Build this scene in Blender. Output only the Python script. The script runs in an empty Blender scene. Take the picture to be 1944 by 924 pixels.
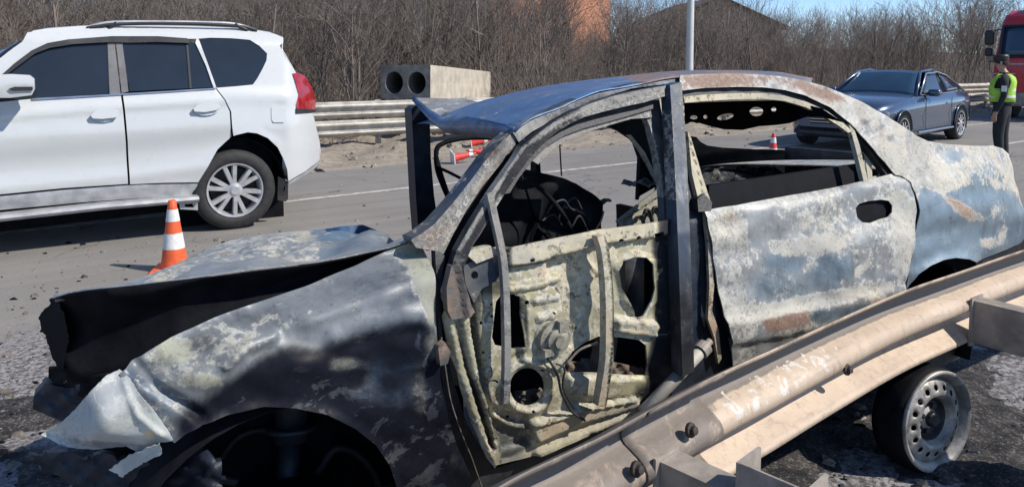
import bpy, bmesh, math, random
import numpy as np
from mathutils import Vector, Matrix
from mathutils.geometry import delaunay_2d_cdt
R_=math.radians
S=bpy.context.scene; COL=S.collection
# ---------------- camera, sky, sun, exposure ----------------
IW,IH=1944.,924.; F=1404.; PPX,PPY=972.,243.; H=1.6; CA=R_(5)
cd=bpy.data.cameras.new('camera'); cam=bpy.data.objects.new('camera',cd); COL.objects.link(cam)
cam.location=(0,0,H); cam.rotation_euler=(R_(90)-CA,0,0)
cd.sensor_width=36; cd.lens=36*F/IW; cd.shift_y=-(IH/2-PPY)/IW; cd.clip_end=2000; cd.clip_start=.05
S.camera=cam
SUN_EL=R_(43); SUN_AZ=R_(106)
wd=bpy.data.worlds.new('World'); S.world=wd; wd.use_nodes=True
nt=wd.node_tree; bg=nt.nodes['Background']; sk=nt.nodes.new('ShaderNodeTexSky'); sk.sky_type='NISHITA'; sk.sun_disc=False
sk.sun_elevation=SUN_EL; sk.sun_rotation=SUN_AZ; sk.air_density=.65; sk.dust_density=.05; sk.ozone_density=4.0
nt.links.new(sk.outputs[0],bg.inputs[0]); bg.inputs[1].default_value=.15
sl=bpy.data.lights.new('sun','SUN'); sl.energy=4.6; sl.angle=R_(.55); sl.color=(1,.93,.83)
so=bpy.data.objects.new('sun',sl); COL.objects.link(so); so.location=(10,0,20)
sdir=Vector((math.sin(SUN_AZ)*math.cos(SUN_EL),math.cos(SUN_AZ)*math.cos(SUN_EL),math.sin(SUN_EL)))
so.rotation_euler=(-sdir).to_track_quat('-Z','Y').to_euler()
vs=S.view_settings; vs.view_transform='Standard'; vs.look='None'; vs.exposure=0.22; vs.gamma=1
S.cycles.max_bounces=6; S.cycles.use_denoising=True

# ---------------- viewing rays and frames ----------------
def ray(px,py):
    px=np.asarray(px,float); py=np.asarray(py,float)
    u=(px-PPX)/F; v=-(py-PPY)/F
    return np.stack([u,math.cos(CA)+v*math.sin(CA),-math.sin(CA)+v*math.cos(CA)],-1)
EYE=np.array([0,0,H])
def G(px,py,z=0.):
    d=ray(px,py); t=(z-H)/d[...,2]; return EYE+t[...,None]*d
def DY(px,py,Y):
    d=ray(px,py); return EYE+d*(Y/d[...,1])[...,None]
class Frame:
    """x runs to the rear of a vehicle, lat to its visible side, z up; x0 is the x of the origin"""
    def __init__(s,O,yaw,pit=0,rol=0,x0=0):
        e1=np.array([math.sin(yaw),math.cos(yaw),pit]); e1/=np.linalg.norm(e1)
        e2=np.array([math.cos(yaw),-math.sin(yaw),rol]); e2-=e1*(e1@e2); e2/=np.linalg.norm(e2)
        e3=-np.cross(e1,e2); s.M=np.stack([e1,e2,e3],1); s.O=np.array(O,float); s.x0=x0
        s.R=np.stack([e1,-e2,e3],1)
    def W(s,p):
        p=np.array(p,float); p=p-np.array([s.x0,0,0]); return s.O+p@s.M.T
    def L(s,w): return (np.asarray(w)-s.O)@s.M+np.array([s.x0,0,0])
    def _od(s,px,py): return (EYE-s.O)@s.M, ray(px,py)@s.M
    def C(s,px,py,y):
        o,d=s._od(px,py); t=(np.asarray(y)-o[1])/d[...,1]; return o+t[...,None]*d+np.array([s.x0,0,0])
    def CX(s,px,py,x):
        o,d=s._od(px,py); t=(x-s.x0-o[0])/d[...,0]; return o+t[...,None]*d+np.array([s.x0,0,0])
    def CZ(s,px,py,z):
        o,d=s._od(px,py); t=(z-o[2])/d[...,2]; return o+t[...,None]*d+np.array([s.x0,0,0])
    def solve(s,px,py,surf,it=40):
        px=np.asarray(px,float); py=np.asarray(py,float); yy=np.full(px.shape,.8) if s.x0 else np.zeros(px.shape)
        for k in range(it):
            p=s.C(px,py,yy); yy=yy+.55*(surf(p[...,0],p[...,2],px,py)-yy)
        return s.C(px,py,yy)
    def root(s,name,label,cat,group=None):
        e=bpy.data.objects.new(name,None); COL.objects.link(e)
        m=Matrix([list(r) for r in s.R]).to_4x4(); m.translation=Vector((s.O[0],s.O[1],0)); e.matrix_world=m
        e['label']=label; e['category']=cat
        if group: e['group']=group
        e.empty_display_size=.2; ROOTM[e.name]=(s.R,np.array([s.O[0],s.O[1],0.]))
        return e
ROOTM={}
def root_of(o):
    while o.parent: o=o.parent
    return o
def empty(name,loc,label,cat,rz=0,group=None):
    e=bpy.data.objects.new(name,None); COL.objects.link(e); e.location=loc; e.rotation_euler=(0,0,rz)
    e['label']=label; e['category']=cat
    if group: e['group']=group
    c,s_=math.cos(rz),math.sin(rz)
    ROOTM[e.name]=(np.array([[c,-s_,0],[s_,c,0],[0,0,1]]),np.array(loc,float)); return e
def mk(name,v,f,mat,parent=None,world=True,smooth=True,stain=None,mi=None):
    v=np.asarray(v,float)
    if parent is not None and world:
        R,o=ROOTM[root_of(parent).name]; v=(v-o)@R
    me=bpy.data.meshes.new(name); me.from_pydata(v.tolist(),[],[tuple(int(i) for i in q) for q in f]); me.validate()
    ms=mat if isinstance(mat,(list,tuple)) else [mat]
    for m in ms: me.materials.append(m)
    if mi is not None: me.polygons.foreach_set('material_index',np.asarray(mi,np.int32))
    if smooth: me.polygons.foreach_set('use_smooth',np.ones(len(me.polygons),bool))
    if stain is not None:
        a=me.color_attributes.new('stain','FLOAT_COLOR','POINT'); a.data.foreach_set('color',np.asarray(stain,np.float32).ravel())
    me.update(); o=bpy.data.objects.new(name,me); COL.objects.link(o)
    if parent is not None: o.parent=parent
    return o
def tag(o,label=None,cat=None,group=None,kind=None):
    if label:o['label']=label
    if cat:o['category']=cat
    if group:o['group']=group
    if kind:o['kind']=kind
    return o
class MB:
    """collects simple solids and links them as one mesh"""
    def __init__(s): s.v=[];s.f=[];s.m=[]
    def add(s,v,f,mi=0):
        b=len(s.v); s.v+= [tuple(map(float,p)) for p in v]; s.f+=[tuple(i+b for i in q) for q in f]; s.m+=[mi]*len(f)
    def box(s,c,d,rz=0,mi=0,M=None,bev=.0):
        x,y,z=[k/2 for k in d]
        b=min(bev,x*.9,y*.9,z*.9) if bev else 0
        if b:
            v=[];f=[]
            def idx(k):return k
            bmx=bmesh.new(); bmesh.ops.create_cube(bmx,size=1)
            for q in bmx.verts:q.co=Vector((q.co.x*d[0],q.co.y*d[1],q.co.z*d[2]))
            bmesh.ops.bevel(bmx,geom=bmx.edges[:],offset=b,segments=2,affect='EDGES',profile=.5)
            bmx.verts.index_update(); v=np.array([q.co[:] for q in bmx.verts]); f=[[w.index for w in q.verts] for q in bmx.faces]; bmx.free()
        else:
            v=np.array([(a,b_,c_) for a in(-x,x) for b_ in(-y,y) for c_ in(-z,z)]); f=[(0,1,3,2),(4,6,7,5),(0,4,5,1),(2,3,7,6),(0,2,6,4),(1,5,7,3)]
        if M is not None: v=v@np.asarray(M).T
        cc,ss=math.cos(rz),math.sin(rz); v=v@np.array([[cc,-ss,0],[ss,cc,0],[0,0,1]]).T+np.array(c); s.add(v,f,mi)
    def tube(s,pts,r,n=8,mi=0,cap=True,flat=None):
        pts=np.asarray(pts,float); k=len(pts); r=np.broadcast_to(np.asarray(r,float),(k,)) 
        t=np.gradient(pts,axis=0); t/=np.linalg.norm(t,axis=1)[:,None]+1e-9
        ref=np.array([0,0,1.]) if abs(t[0,2])<.9 else np.array([1.,0,0]); v=[]
        for i in range(k):
            a=np.cross(t[i],ref); a/=np.linalg.norm(a)+1e-9; b=np.cross(t[i],a); ref=-b if False else ref
            for j in range(n):
                w=2*math.pi*j/n; v.append(pts[i]+r[i]*(math.cos(w)*a+math.sin(w)*b*(flat or 1)))
        f=[(i*n+j,i*n+(j+1)%n,(i+1)*n+(j+1)%n,(i+1)*n+j) for i in range(k-1) for j in range(n)]
        if cap: f+=[tuple(range(n))[::-1],tuple((k-1)*n+j for j in range(n))]
        s.add(v,f,mi)
    def lathe(s,prof,c,ax,n=32,mi=0,up=None,closed=False):
        """prof list of (axial, radius)"""
        ax=np.array(ax,float); ax/=np.linalg.norm(ax); ref=np.array([0,0,1.]) if abs(ax[2])<.9 else np.array([1.,0,0])
        a=np.cross(ax,ref); a/=np.linalg.norm(a); b=np.cross(ax,a); c=np.array(c,float); v=[]
        for (h,r) in prof:
            for j in range(n):
                w=2*math.pi*j/n; v.append(c+ax*h+r*(math.cos(w)*a+math.sin(w)*b))
        k=len(prof); f=[(i*n+j,i*n+(j+1)%n,(i+1)*n+(j+1)%n,(i+1)*n+j) for i in range(k-1) for j in range(n)]
        if closed: f+=[((k-1)*n+j,(k-1)*n+(j+1)%n,(j+1)%n,j) for j in range(n)]
        s.add(v,f,mi)
    def build(s,name,mat,parent=None,world=True,smooth=False):
        return mk(name,s.v,s.f,mat,parent,world,smooth,mi=s.m)
def smooth_angle(o,deg=35):
    me=o.data; me.polygons.foreach_set('use_smooth',np.ones(len(me.polygons),bool))
    bm=bmesh.new(); bm.from_mesh(me); a=R_(deg)
    for e in bm.edges:
        if len(e.link_faces)==2 and e.calc_face_angle(0)>a: e.smooth=False
    bm.to_mesh(me); bm.free(); return o
def copy_tree(o,parent=None):
    c=o.copy(); COL.objects.link(c)
    if parent is not None: c.parent=parent
    for ch in o.children: copy_tree(ch,c)
    return c
# ---------------- traced panels ----------------
def seg_dist(px,py,poly):
    poly=np.asarray(poly,float); d=np.full(px.shape,1e9); n=len(poly); ins=np.zeros(px.shape,bool)
    for i in range(n):
        a=poly[i]; b=poly[(i+1)%n]; ab=b-a; L=ab@ab+1e-9
        t=np.clip(((px-a[0])*ab[0]+(py-a[1])*ab[1])/L,0,1)
        d=np.minimum(d,np.hypot(px-a[0]-t*ab[0],py-a[1]-t*ab[1]))
        c=((a[1]>py)!=(b[1]>py)); 
        if a[1]!=b[1]: ins^=c&(px<(b[0]-a[0])*(py-a[1])/(b[1]-a[1])+a[0])
    return d,ins
def line_dist(px,py,pl):
    pl=np.asarray(pl,float); d=np.full(px.shape,1e9)
    for a,b in zip(pl[:-1],pl[1:]):
        ab=b-a; t=np.clip(((px-a[0])*ab[0]+(py-a[1])*ab[1])/(ab@ab+1e-9),0,1)
        d=np.minimum(d,np.hypot(px-a[0]-t*ab[0],py-a[1]-t*ab[1]))
    return d
def sst(x): x=np.clip(x,0,1); return x*x*(3-2*x)
def weight(px,py,sh):
    """sh: ('e',cx,cy,rx,ry[,feather 0..1]) | ('p',[pts],feather) | ('l',[pts],width,feather)"""
    if sh[0]=='e':
        fe=sh[5] if len(sh)>5 else .5; r=np.hypot((px-sh[1])/sh[3],(py-sh[2])/sh[4]); return sst((1+fe-r)/(2*fe)) if fe>0 else (r<1)*1.
    if sh[0]=='p':
        d,i=seg_dist(px,py,sh[1]); sd=np.where(i,d,-d); return sst(sd/(2*sh[2])+.5)
    d=line_dist(px,py,sh[1]); return sst((sh[2]-d)/(2*sh[3])+.5)
def stains(base,shapes=()):
    """channels r soot and painted shade, g ash and painted lit edges, b blue paint, a rust"""
    def fn(px,py):
        c=np.tile(np.array(base,float),(len(px),1))
        for sh,val in shapes:
            w=weight(px,py,sh)[:,None]; c=c*(1-w)+np.array(val,float)*w
        return c
    return fn
def relief(shapes):
    def fn(px,py):
        h=np.zeros(len(px))
        for sh,val in shapes: h=h+weight(px,py,sh)*val
        return h
    return fn
def dens(poly,step,closed=True):
    out=[]; n=len(poly)
    for i in range(n if closed else n-1):
        a=np.array(poly[i],float); b=np.array(poly[(i+1)%n],float); k=max(1,int(round(np.linalg.norm(b-a)/step)))
        for j in range(k): out.append(a+(b-a)*j/k)
    if not closed: out.append(np.array(poly[-1],float))
    return out
def spl(pts,k=6,closed=False):
    """Catmull-Rom through points"""
    P=[np.array(p,float) for p in pts]; n=len(P); out=[]
    for i in range(n if closed else n-1):
        if closed: p0,p1,p2,p3=P[(i-1)%n],P[i],P[(i+1)%n],P[(i+2)%n]
        else: p0,p1,p2,p3=P[max(i-1,0)],P[i],P[i+1],P[min(i+2,n-1)]
        for j in range(k):
            t=j/k; out.append(.5*((2*p1)+(-p0+p2)*t+(2*p0-5*p1+4*p2-p3)*t*t+(-p0+3*p1-3*p2+p3)*t**3))
    if not closed: out.append(P[-1])
    return out
def ell(cx,cy,rx,ry,n=20,rot=0):
    c,s=math.cos(rot),math.sin(rot)
    return [(cx+rx*math.cos(a)*c-ry*math.sin(a)*s,cy+rx*math.cos(a)*s+ry*math.sin(a)*c) for a in [2*math.pi*i/n for i in range(n)]]
RNG=np.random.default_rng(5)
def tri(outline,holes,step):
    loops=[dens(outline,step)]+[dens(h,max(2.5,step*.6)) for h in holes]
    pts=[];edges=[]
    for lp in loops:
        b=len(pts); n=len(lp); pts+=[tuple(p) for p in lp]; edges+=[(b+i,b+(i+1)%n) for i in range(n)]
    o=np.array(outline,float); x0,y0=o.min(0); x1,y1=o.max(0)
    gx=[];r=0;y=y0+step*.5
    while y<y1:
        x=x0+(step*.5 if r%2 else 0)
        while x<x1: gx.append((x,y)); x+=step
        y+=step*.87; r+=1
    g=np.array(gx) if gx else np.zeros((0,2))
    if len(g):
        g=g+RNG.uniform(-.12,.12,g.shape)*step
        d,i=seg_dist(g[:,0],g[:,1],outline); keep=i&(d>step*.45)
        for h in holes:
            d,i=seg_dist(g[:,0],g[:,1],h); keep&=(~i)&(d>step*.4)
        g=g[keep]
    allp=[Vector(p) for p in pts]+[Vector(p) for p in g]
    V,E,Fc,_,_,_=delaunay_2d_cdt(allp,edges,[],1,1e-4)
    V=np.array([tuple(v) for v in V]); Fc=[list(f) for f in Fc]
    cen=np.array([V[f].mean(0) for f in Fc])
    d,keep=seg_dist(cen[:,0],cen[:,1],outline)
    for h in holes:
        d,i=seg_dist(cen[:,0],cen[:,1],h); keep&=~i
    return V,[f for f,k in zip(Fc,keep) if k]
def panel(fr,root,name,outline,surf,mat,holes=(),step=10,th=.008,rel=None,st=None,parent=None,world=True,sub=None,inmat=None,jag=0):
    if jag: outline=[tuple(p+RNG.normal(0,jag,2)) for p in dens(outline,step*.8)]
    V,Fc=tri(outline,holes,step); px,py=V[:,0],V[:,1]
    if surf.__code__.co_argcount==2: P=surf(px,py)
    else: P=fr.solve(px,py,surf)
    if rel is not None: P[:,1]+=rel(px,py)
    A=fr.W(P)
    # winding towards the viewer
    f0=Fc
    nrm=np.zeros(3)
    fa=np.array([f[:3] for f in f0]); n=np.cross(A[fa[:,1]]-A[fa[:,0]],A[fa[:,2]]-A[fa[:,0]]); cen=A[fa].mean(1)
    if (np.einsum('ij,ij->i',n,EYE-cen)).sum()<0: f0=[f[::-1] for f in f0]
    N=len(A); Q=P.copy(); Q[:,1]-=th; B=fr.W(Q)
    cnt={}
    for f in f0:
        for a,b in zip(f,f[1:]+f[:1]): cnt[(a,b)]=1
    bd=[(a,b) for (a,b) in cnt if (b,a) not in cnt]
    v=np.concatenate([A,B]); faces=list(f0)+[[i+N for i in f[::-1]] for f in f0]
    # wall with its own vertices
    wi={}; wv=[]
    for a,b in bd:
        for i in(a,b):
            if i not in wi: wi[i]=2*N+len(wv); wv+= [A[i],B[i]]
    faces+=[[wi[b],wi[a],wi[a]+1,wi[b]+1] for a,b in bd]
    if wv: v=np.concatenate([v,np.array(wv)])
    stc=None
    if st is not None:
        c=st(px,py); wc=[]
        inv={k:i for i,k in wi.items()}
        c2=c.copy(); c2[:,0]=np.maximum(c2[:,0],.7)
        for k in sorted(inv): wc+=[c[inv[k]],c[inv[k]]]
        stc=np.concatenate([c,c2]+([np.array(wc)] if wc else []))
    mi=None; mats=mat
    if inmat is not None:
        mats=[mat,inmat]; mi=[0]*len(f0)+[1]*len(f0)+[0]*len(bd)
    return mk(name,v,faces,mats,parent or root,True,True,stc,mi)
def loft(name,rows,mat,parent,th=0,st=None,smooth=True,close=False,world=True):
    """rows of equal length point lists in world coordinates; th thickness downwards along normals"""
    A=np.array(rows,float); n,m=A.shape[:2]; v=A.reshape(-1,3)
    f=[(i*m+j,i*m+j+1,(i+1)*m+j+1,(i+1)*m+j) for i in range(n-1) for j in range(m-1)]
    if close: f+=[(i*m+m-1,i*m,(i+1)*m,(i+1)*m+m-1) for i in range(n-1)]
    o=mk(name,v,f,mat,parent,world,smooth,st)
    if th:
        s=o.modifiers.new('thick','SOLIDIFY'); s.thickness=th; s.offset=0; s.use_rim=True
    return o
def resamp(pts,n):
    P=np.array(pts,float); d=np.r_[0,np.cumsum(np.linalg.norm(np.diff(P,axis=0),axis=1))]; t=np.linspace(0,d[-1],n)
    return np.stack([np.interp(t,d,P[:,k]) for k in range(P.shape[1])],1)
# ---------------- materials ----------------
class NT:
    def __init__(s,name):
        s.m=bpy.data.materials.new(name); s.m.use_nodes=True; s.t=s.m.node_tree; s.b=s.t.nodes['Principled BSDF']
    def n(s,typ,**k):
        q=s.t.nodes.new(typ)
        for a,b in k.items(): setattr(q,a,b)
        return q
    def l(s,a,b): s.t.links.new(a,b)
    def inp(s,sock,v):
        if isinstance(v,bpy.types.NodeSocket): s.l(v,sock)
        else: sock.default_value=v
    def math(s,op,a,b=0.,c=0.,clamp=False):
        q=s.n('ShaderNodeMath',operation=op,use_clamp=clamp); s.inp(q.inputs[0],a); s.inp(q.inputs[1],b); s.inp(q.inputs[2],c); return q.outputs[0]
    def coord(s,kind='Object',scale=None):
        q=s.n('ShaderNodeTexCoord'); o=q.outputs[kind]
        if scale is not None:
            m=s.n('ShaderNodeMapping'); s.l(o,m.inputs[0]); m.inputs['Scale'].default_value=scale; o=m.outputs[0]
        return o
    def noise(s,scale,det=6,rough=.6,co=None,dist=0.):
        q=s.n('ShaderNodeTexNoise'); q.inputs['Scale'].default_value=scale; q.inputs['Detail'].default_value=det; q.inputs['Roughness'].default_value=rough; q.inputs['Distortion'].default_value=dist
        if co is not None: s.l(co,q.inputs['Vector'])
        return q.outputs['Fac']
    def vor(s,scale,co=None,feat='F1',out='Distance'):
        q=s.n('ShaderNodeTexVoronoi',feature=feat); q.inputs['Scale'].default_value=scale
        if co is not None: s.l(co,q.inputs['Vector'])
        return q.outputs[out]
    def rng(s,v,a,b,c=0.,d=1.):
        q=s.n('ShaderNodeMapRange',interpolation_type='SMOOTHSTEP'); s.inp(q.inputs[0],v); q.inputs[1].default_value=a; q.inputs[2].default_value=b; q.inputs[3].default_value=c; q.inputs[4].default_value=d; return q.outputs[0]
    def mix(s,f,a,b):
        q=s.n('ShaderNodeMix',data_type='RGBA'); s.inp(q.inputs[0],f)
        for i,v in((6,a),(7,b)):
            if isinstance(v,bpy.types.NodeSocket): s.l(v,q.inputs[i])
            else: q.inputs[i].default_value=(*v,1)
        return q.outputs[2]
    def set(s,col=None,rough=None,metal=None,bump=None,bs=.3,bd=.01,coat=None,spec=None):
        if col is not None:
            if isinstance(col,bpy.types.NodeSocket): s.l(col,s.b.inputs['Base Color'])
            else: s.b.inputs['Base Color'].default_value=(*col,1)
        for nm,v in(('Roughness',rough),('Metallic',metal),('Coat Weight',coat),('Specular IOR Level',spec)):
            if v is not None: s.inp(s.b.inputs[nm],v)
        if bump is not None:
            q=s.n('ShaderNodeBump'); q.inputs['Strength'].default_value=bs; q.inputs['Distance'].default_value=bd; s.l(bump,q.inputs['Height']); s.l(q.outputs[0],s.b.inputs['Normal'])
        return s.m
def plain(name,col,rough=.5,metal=0,var=.25,scale=8,bs=.0,coat=None,spec=None,det=6):
    t=NT(name); co=t.coord(); n=t.noise(scale,det,.6,co); f=t.rng(n,.3,.7)
    c=t.mix(f,[k*(1-var) for k in col],[min(1,k*(1+var*.6)) for k in col])
    r=t.math('ADD',rough-.08,t.math('MULTIPLY',n,.16))
    return t.set(c,r,metal,t.noise(scale*5,6,.6,co) if bs else None,bs,.004,coat,spec)
def burnt(name,steel=(.16,.18,.2),ash=(.46,.44,.37),blue=(.165,.225,.275),rust=(.16,.09,.06),soot=(.012,.013,.016),metal=.35,rough=.45,bs=.5,spk=.5,cmp_=.62,sk_w=1.,hole=.45):
    t=NT(name); co=t.coord(); a=t.n('ShaderNodeAttribute',attribute_name='stain'); sp=t.n('ShaderNodeSeparateColor'); t.l(a.outputs['Color'],sp.inputs[0])
    n1=t.noise(4.5,10,.68,co,.4); c2=t.coord('Object',(1.3,1.3,1.3)); n2=t.noise(7,10,.7,c2,1.); n3=t.noise(38,6,.65,co); n4=t.noise(2.6,8,.6,co,1.2); v=t.noise(90,4,.7,co)
    def fac(ch,n,amp,lo=.44,hi=.56): return t.rng(t.math('ADD',t.math('ADD',t.math('MULTIPLY',ch,cmp_),.5-.5*cmp_),t.math('MULTIPLY',t.math('SUBTRACT',n,.5),amp)),lo,hi)
    fine=t.math('MULTIPLY',t.math('SUBTRACT',n3,.5),.45); mx=t.math('ADD',t.math('MULTIPLY',n2,.6),t.math('ADD',t.math('MULTIPLY',n1,.4),fine))
    fb=fac(sp.outputs['Blue'],n4,1.2,.3,.7); fg=fac(sp.outputs['Green'],mx,1.5,.34,.66); fr_=fac(a.outputs['Alpha'],t.math('ADD',n1,fine),1.4,.36,.7); fs=fac(sp.outputs['Red'],n4,1.0,.2,.7)
    hl=t.rng(t.noise(8,12,.68,t.coord('Object',(1,1,1.6)),.9),.565,.61); fs=t.math('MULTIPLY',fs,t.math('SUBTRACT',1.,t.math('MULTIPLY',hl,hole)))
    sk_=t.noise(6,6,.65,t.coord('Object',(2.6,2.6,.35)),.3); rim=t.math('MULTIPLY',t.rng(fg,.12,.5),t.rng(fg,.9,.55)); rim=t.math('MULTIPLY',rim,t.rng(n3,.42,.6))
    st_=t.mix(n3,[k*.7 for k in steel],[min(1,k*1.25) for k in steel])
    c=t.mix(fb,st_,t.mix(n1,[k*.65 for k in blue],[k*1.3 for k in blue]))
    ag=t.mix(t.rng(n1,.3,.7),[ash[0]*.6,ash[1]*.63,ash[2]*.68],[min(1,k*1.2) for k in ash]); ag=t.mix(t.math('MULTIPLY',t.rng(n4,.45,.65),.5),ag,[sum(ash)/3*.85]*3)
    c=t.mix(t.math('MULTIPLY',t.rng(sk_,.5,.72),.45),c,(.1,.1,.105)); c=t.mix(t.math('MULTIPLY',t.rng(sk_,.46,.3),.3*sk_w),c,(.42,.43,.43)); c=t.mix(fg,c,ag); c=t.mix(t.math('MULTIPLY',rim,.6),c,(.62,.61,.57)); c=t.mix(t.math('MULTIPLY',fr_,.85),c,t.mix(n3,rust,[k*1.9 for k in rust]))
    # fine flakes and pits
    pit=t.math('MULTIPLY',t.rng(t.math('ADD',v,t.math('MULTIPLY',t.math('SUBTRACT',n2,.5),1.2)),.58,.7),spk)
    c=t.mix(pit,c,[.05,.045,.04])
    pale=t.math('MULTIPLY',t.rng(t.math('ADD',t.noise(60,5,.7,c2),t.math('MULTIPLY',t.math('SUBTRACT',n1,.5),1.)),.62,.7),.55*spk)
    c=t.mix(pale,c,[min(1,k*1.15) for k in ash])
    c=t.mix(fs,c,t.mix(n3,[k*.6 for k in soot],[k*2.2 for k in soot]))
    ro=t.math('ADD',rough,t.math('MULTIPLY',t.math('MAXIMUM',fg,t.math('MULTIPLY',fr_,.9)),.35)); ro=t.math('ADD',ro,t.math('MULTIPLY',t.math('SUBTRACT',n3,.5),.25),0,True)
    me=t.math('MULTIPLY',t.math('SUBTRACT',1.,t.math('MAXIMUM',t.math('MAXIMUM',fg,fs),fr_)),metal)
    t.l(t.rng(fs,0,1,.5,.08),t.b.inputs['Specular IOR Level'])
    hgt=t.math('ADD',t.math('MULTIPLY',n3,.35),t.math('ADD',t.math('MULTIPLY',fg,.5),t.math('ADD',t.math('MULTIPLY',n1,.8),t.math('MULTIPLY',pit,-.3))))
    return t.set(c,ro,me,hgt,bs,.006)
M={}
M['burnt']=burnt('burnt_paint',steel=(.27,.28,.28),ash=(.49,.465,.39),metal=.2,rough=.45,bs=.35,spk=.42)
M['roof']=burnt('burnt_roof_sheet',steel=(.14,.17,.2),ash=(.3,.29,.26),blue=(.08,.17,.34),metal=.25,rough=.38,bs=.25,spk=.3)  # blue mixes own paint with sky reflection put into the colour
M['roof_h']=burnt('burnt_hood_sheet',steel=(.27,.29,.29),ash=(.46,.43,.34),blue=(.14,.21,.28),metal=.2,rough=.42,bs=.3,spk=.4)
M['pale']=burnt('bare_pale_sheet',steel=(.40,.42,.42),ash=(.55,.57,.52),blue=(.2,.24,.28),rust=(.5,.38,.2),metal=.0,rough=.5,bs=.2,spk=.2)
M['fender']=burnt('sooted_fender',steel=(.2,.22,.235),ash=(.375,.375,.285),blue=(.035,.07,.13),soot=(.006,.007,.011),metal=.15,rough=.45,bs=.2,spk=.3,sk_w=.5,hole=.2)
M['primer']=burnt('bare_door_primer',steel=(.345,.318,.205),ash=(.46,.415,.295),blue=(.12,.14,.15),rust=(.3,.19,.11),metal=.1,rough=.5,bs=.35,spk=.75)
M['frame']=burnt('scorched_frame',steel=(.085,.09,.09),ash=(.26,.25,.225),blue=(.03,.055,.1),rust=(.13,.088,.062),metal=.2,rough=.5,bs=.5,spk=.45,sk_w=.15)
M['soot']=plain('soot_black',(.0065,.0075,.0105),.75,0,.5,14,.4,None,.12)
M['char']=plain('charred_metal',(.03,.03,.034),.55,.2,.6,18,.6)
M['sootblue']=plain('sooty_blue_steel',(.018,.025,.04),.5,.1,.5,16,.4,None,.3)
M['springs']=plain('burnt_spring_steel',(.2,.17,.14),.6,.3,.5,20,.4)
# ---------------- setting materials ----------------
def m_asphalt():
    t=NT('asphalt'); co=t.coord(); a=t.noise(.55,8,.6,co,.5); b=t.noise(160,4,.7,co); c=t.vor(260,co); d=t.noise(9,8,.65,co)
    st=t.noise(1.,6,.6,t.coord('Object',(.12,3.2,1)))
    base=t.mix(t.rng(a,.3,.7),(.225,.213,.197),(.295,.28,.258)); base=t.mix(t.math('MULTIPLY',t.rng(st,.45,.7),.45),base,(.37,.335,.285))
    base=t.mix(t.rng(b,.35,.75),t.mix(.45,base,(.1,.096,.09)),base); base=t.mix(t.math('MULTIPLY',t.rng(c,.25,.0),.35),base,(.32,.29,.26))
    base=t.mix(t.math('MULTIPLY',t.rng(d,.62,.72),.5),base,(.07,.066,.062))
    # fire-scorched zone around the wreck
    sx=t.n('ShaderNodeSeparateXYZ'); t.l(t.coord('Object'),sx.inputs[0])
    r=t.math('SQRT',t.math('ADD',t.math('POWER',t.math('ADD',sx.outputs[0],-SC[0]),2.),t.math('MULTIPLY',t.math('POWER',t.math('ADD',sx.outputs[1],-SC[1]),2.),1.5)))
    q=t.math('ADD',r,t.math('MULTIPLY',t.math('SUBTRACT',d,.5),2.6)); q=t.math('ADD',q,t.math('MULTIPLY',t.math('SUBTRACT',a,.5),2.))
    gr=t.rng(t.noise(34,6,.78,co),.42,.58)
    base=t.mix(t.rng(q,4.4,3.2,0,.85),base,t.mix(gr,(.035,.034,.04),(.34,.325,.33)))
    wco=t.n('ShaderNodeVectorMath',operation='ADD'); t.l(co,wco.inputs[0]); wn=t.n('ShaderNodeTexNoise'); wn.inputs['Scale'].default_value=1.7; wn.inputs['Detail'].default_value=6; t.l(co,wn.inputs['Vector']); t.l(wn.outputs['Color'],wco.inputs[1])
    ck=t.vor(.42,wco.outputs[0],'DISTANCE_TO_EDGE'); cm=t.math('MULTIPLY',t.rng(ck,.006,.002),t.rng(t.noise(.8,3,.5,co),.48,.56)); base=t.mix(t.math('MULTIPLY',cm,.75),base,(.06,.055,.05))
    ty=t.noise(1.,4,.5,t.coord('Object',(.05,5.5,1))); base=t.mix(t.math('MULTIPLY',t.rng(ty,.56,.7),.35),base,(.11,.105,.1))
    pt=t.vor(.16,wco.outputs[0],'F1','Color'); sp_=t.n('ShaderNodeSeparateColor'); t.l(pt,sp_.inputs[0]); base=t.mix(t.math('MULTIPLY',t.rng(sp_.outputs[0],.6,.75),.25),base,(.15,.14,.13))
    h=t.math('ADD',t.math('MULTIPLY',b,.6),t.math('MULTIPLY',c,.5)); 
    return t.set(base,.85,0,h,.5,.006)
rd=np.array([.806,.592,0]); nd=np.array([-.592,.806,0]); RYAW=math.atan2(.592,.806)
def RDN(r,d,z=0): return rd*np.asarray(r)[...,None]+nd*np.asarray(d)[...,None]+np.array([0,0,1.])*np.asarray(z)[...,None]
SC=(float(np.array([.0,2.9,0])@rd),float(np.array([.0,2.9,0])@nd))
def m_dirt():
    t=NT('dirt_verge'); co=t.coord(); a=t.noise(.7,8,.65,co,.6); b=t.noise(7,9,.7,co); c=t.noise(60,5,.7,co); st=t.noise(1.4,7,.65,t.coord('Object',(.15,2.2,1)))
    base=t.mix(t.rng(a,.3,.7),(.29,.25,.2),(.4,.345,.275)); base=t.mix(t.rng(b,.42,.64),t.mix(.5,base,(.15,.128,.1)),base); base=t.mix(t.math('MULTIPLY',t.rng(st,.5,.68),.5),base,(.46,.4,.33))
    base=t.mix(t.math('MULTIPLY',t.rng(c,.55,.7),.4),base,(.12,.1,.08))
    return t.set(base,.95,0,t.math('ADD',b,c),.7,.02)
def m_hill():
    t=NT('brush_soil'); co=t.coord(); b=t.noise(1.5,9,.7,co); c=t.noise(20,6,.7,co)
    return t.set(t.mix(t.rng(b,.35,.65),(.07,.055,.042),t.mix(c,(.12,.095,.07),(.2,.16,.11))),.95,0,c,.8,.05)
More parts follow.
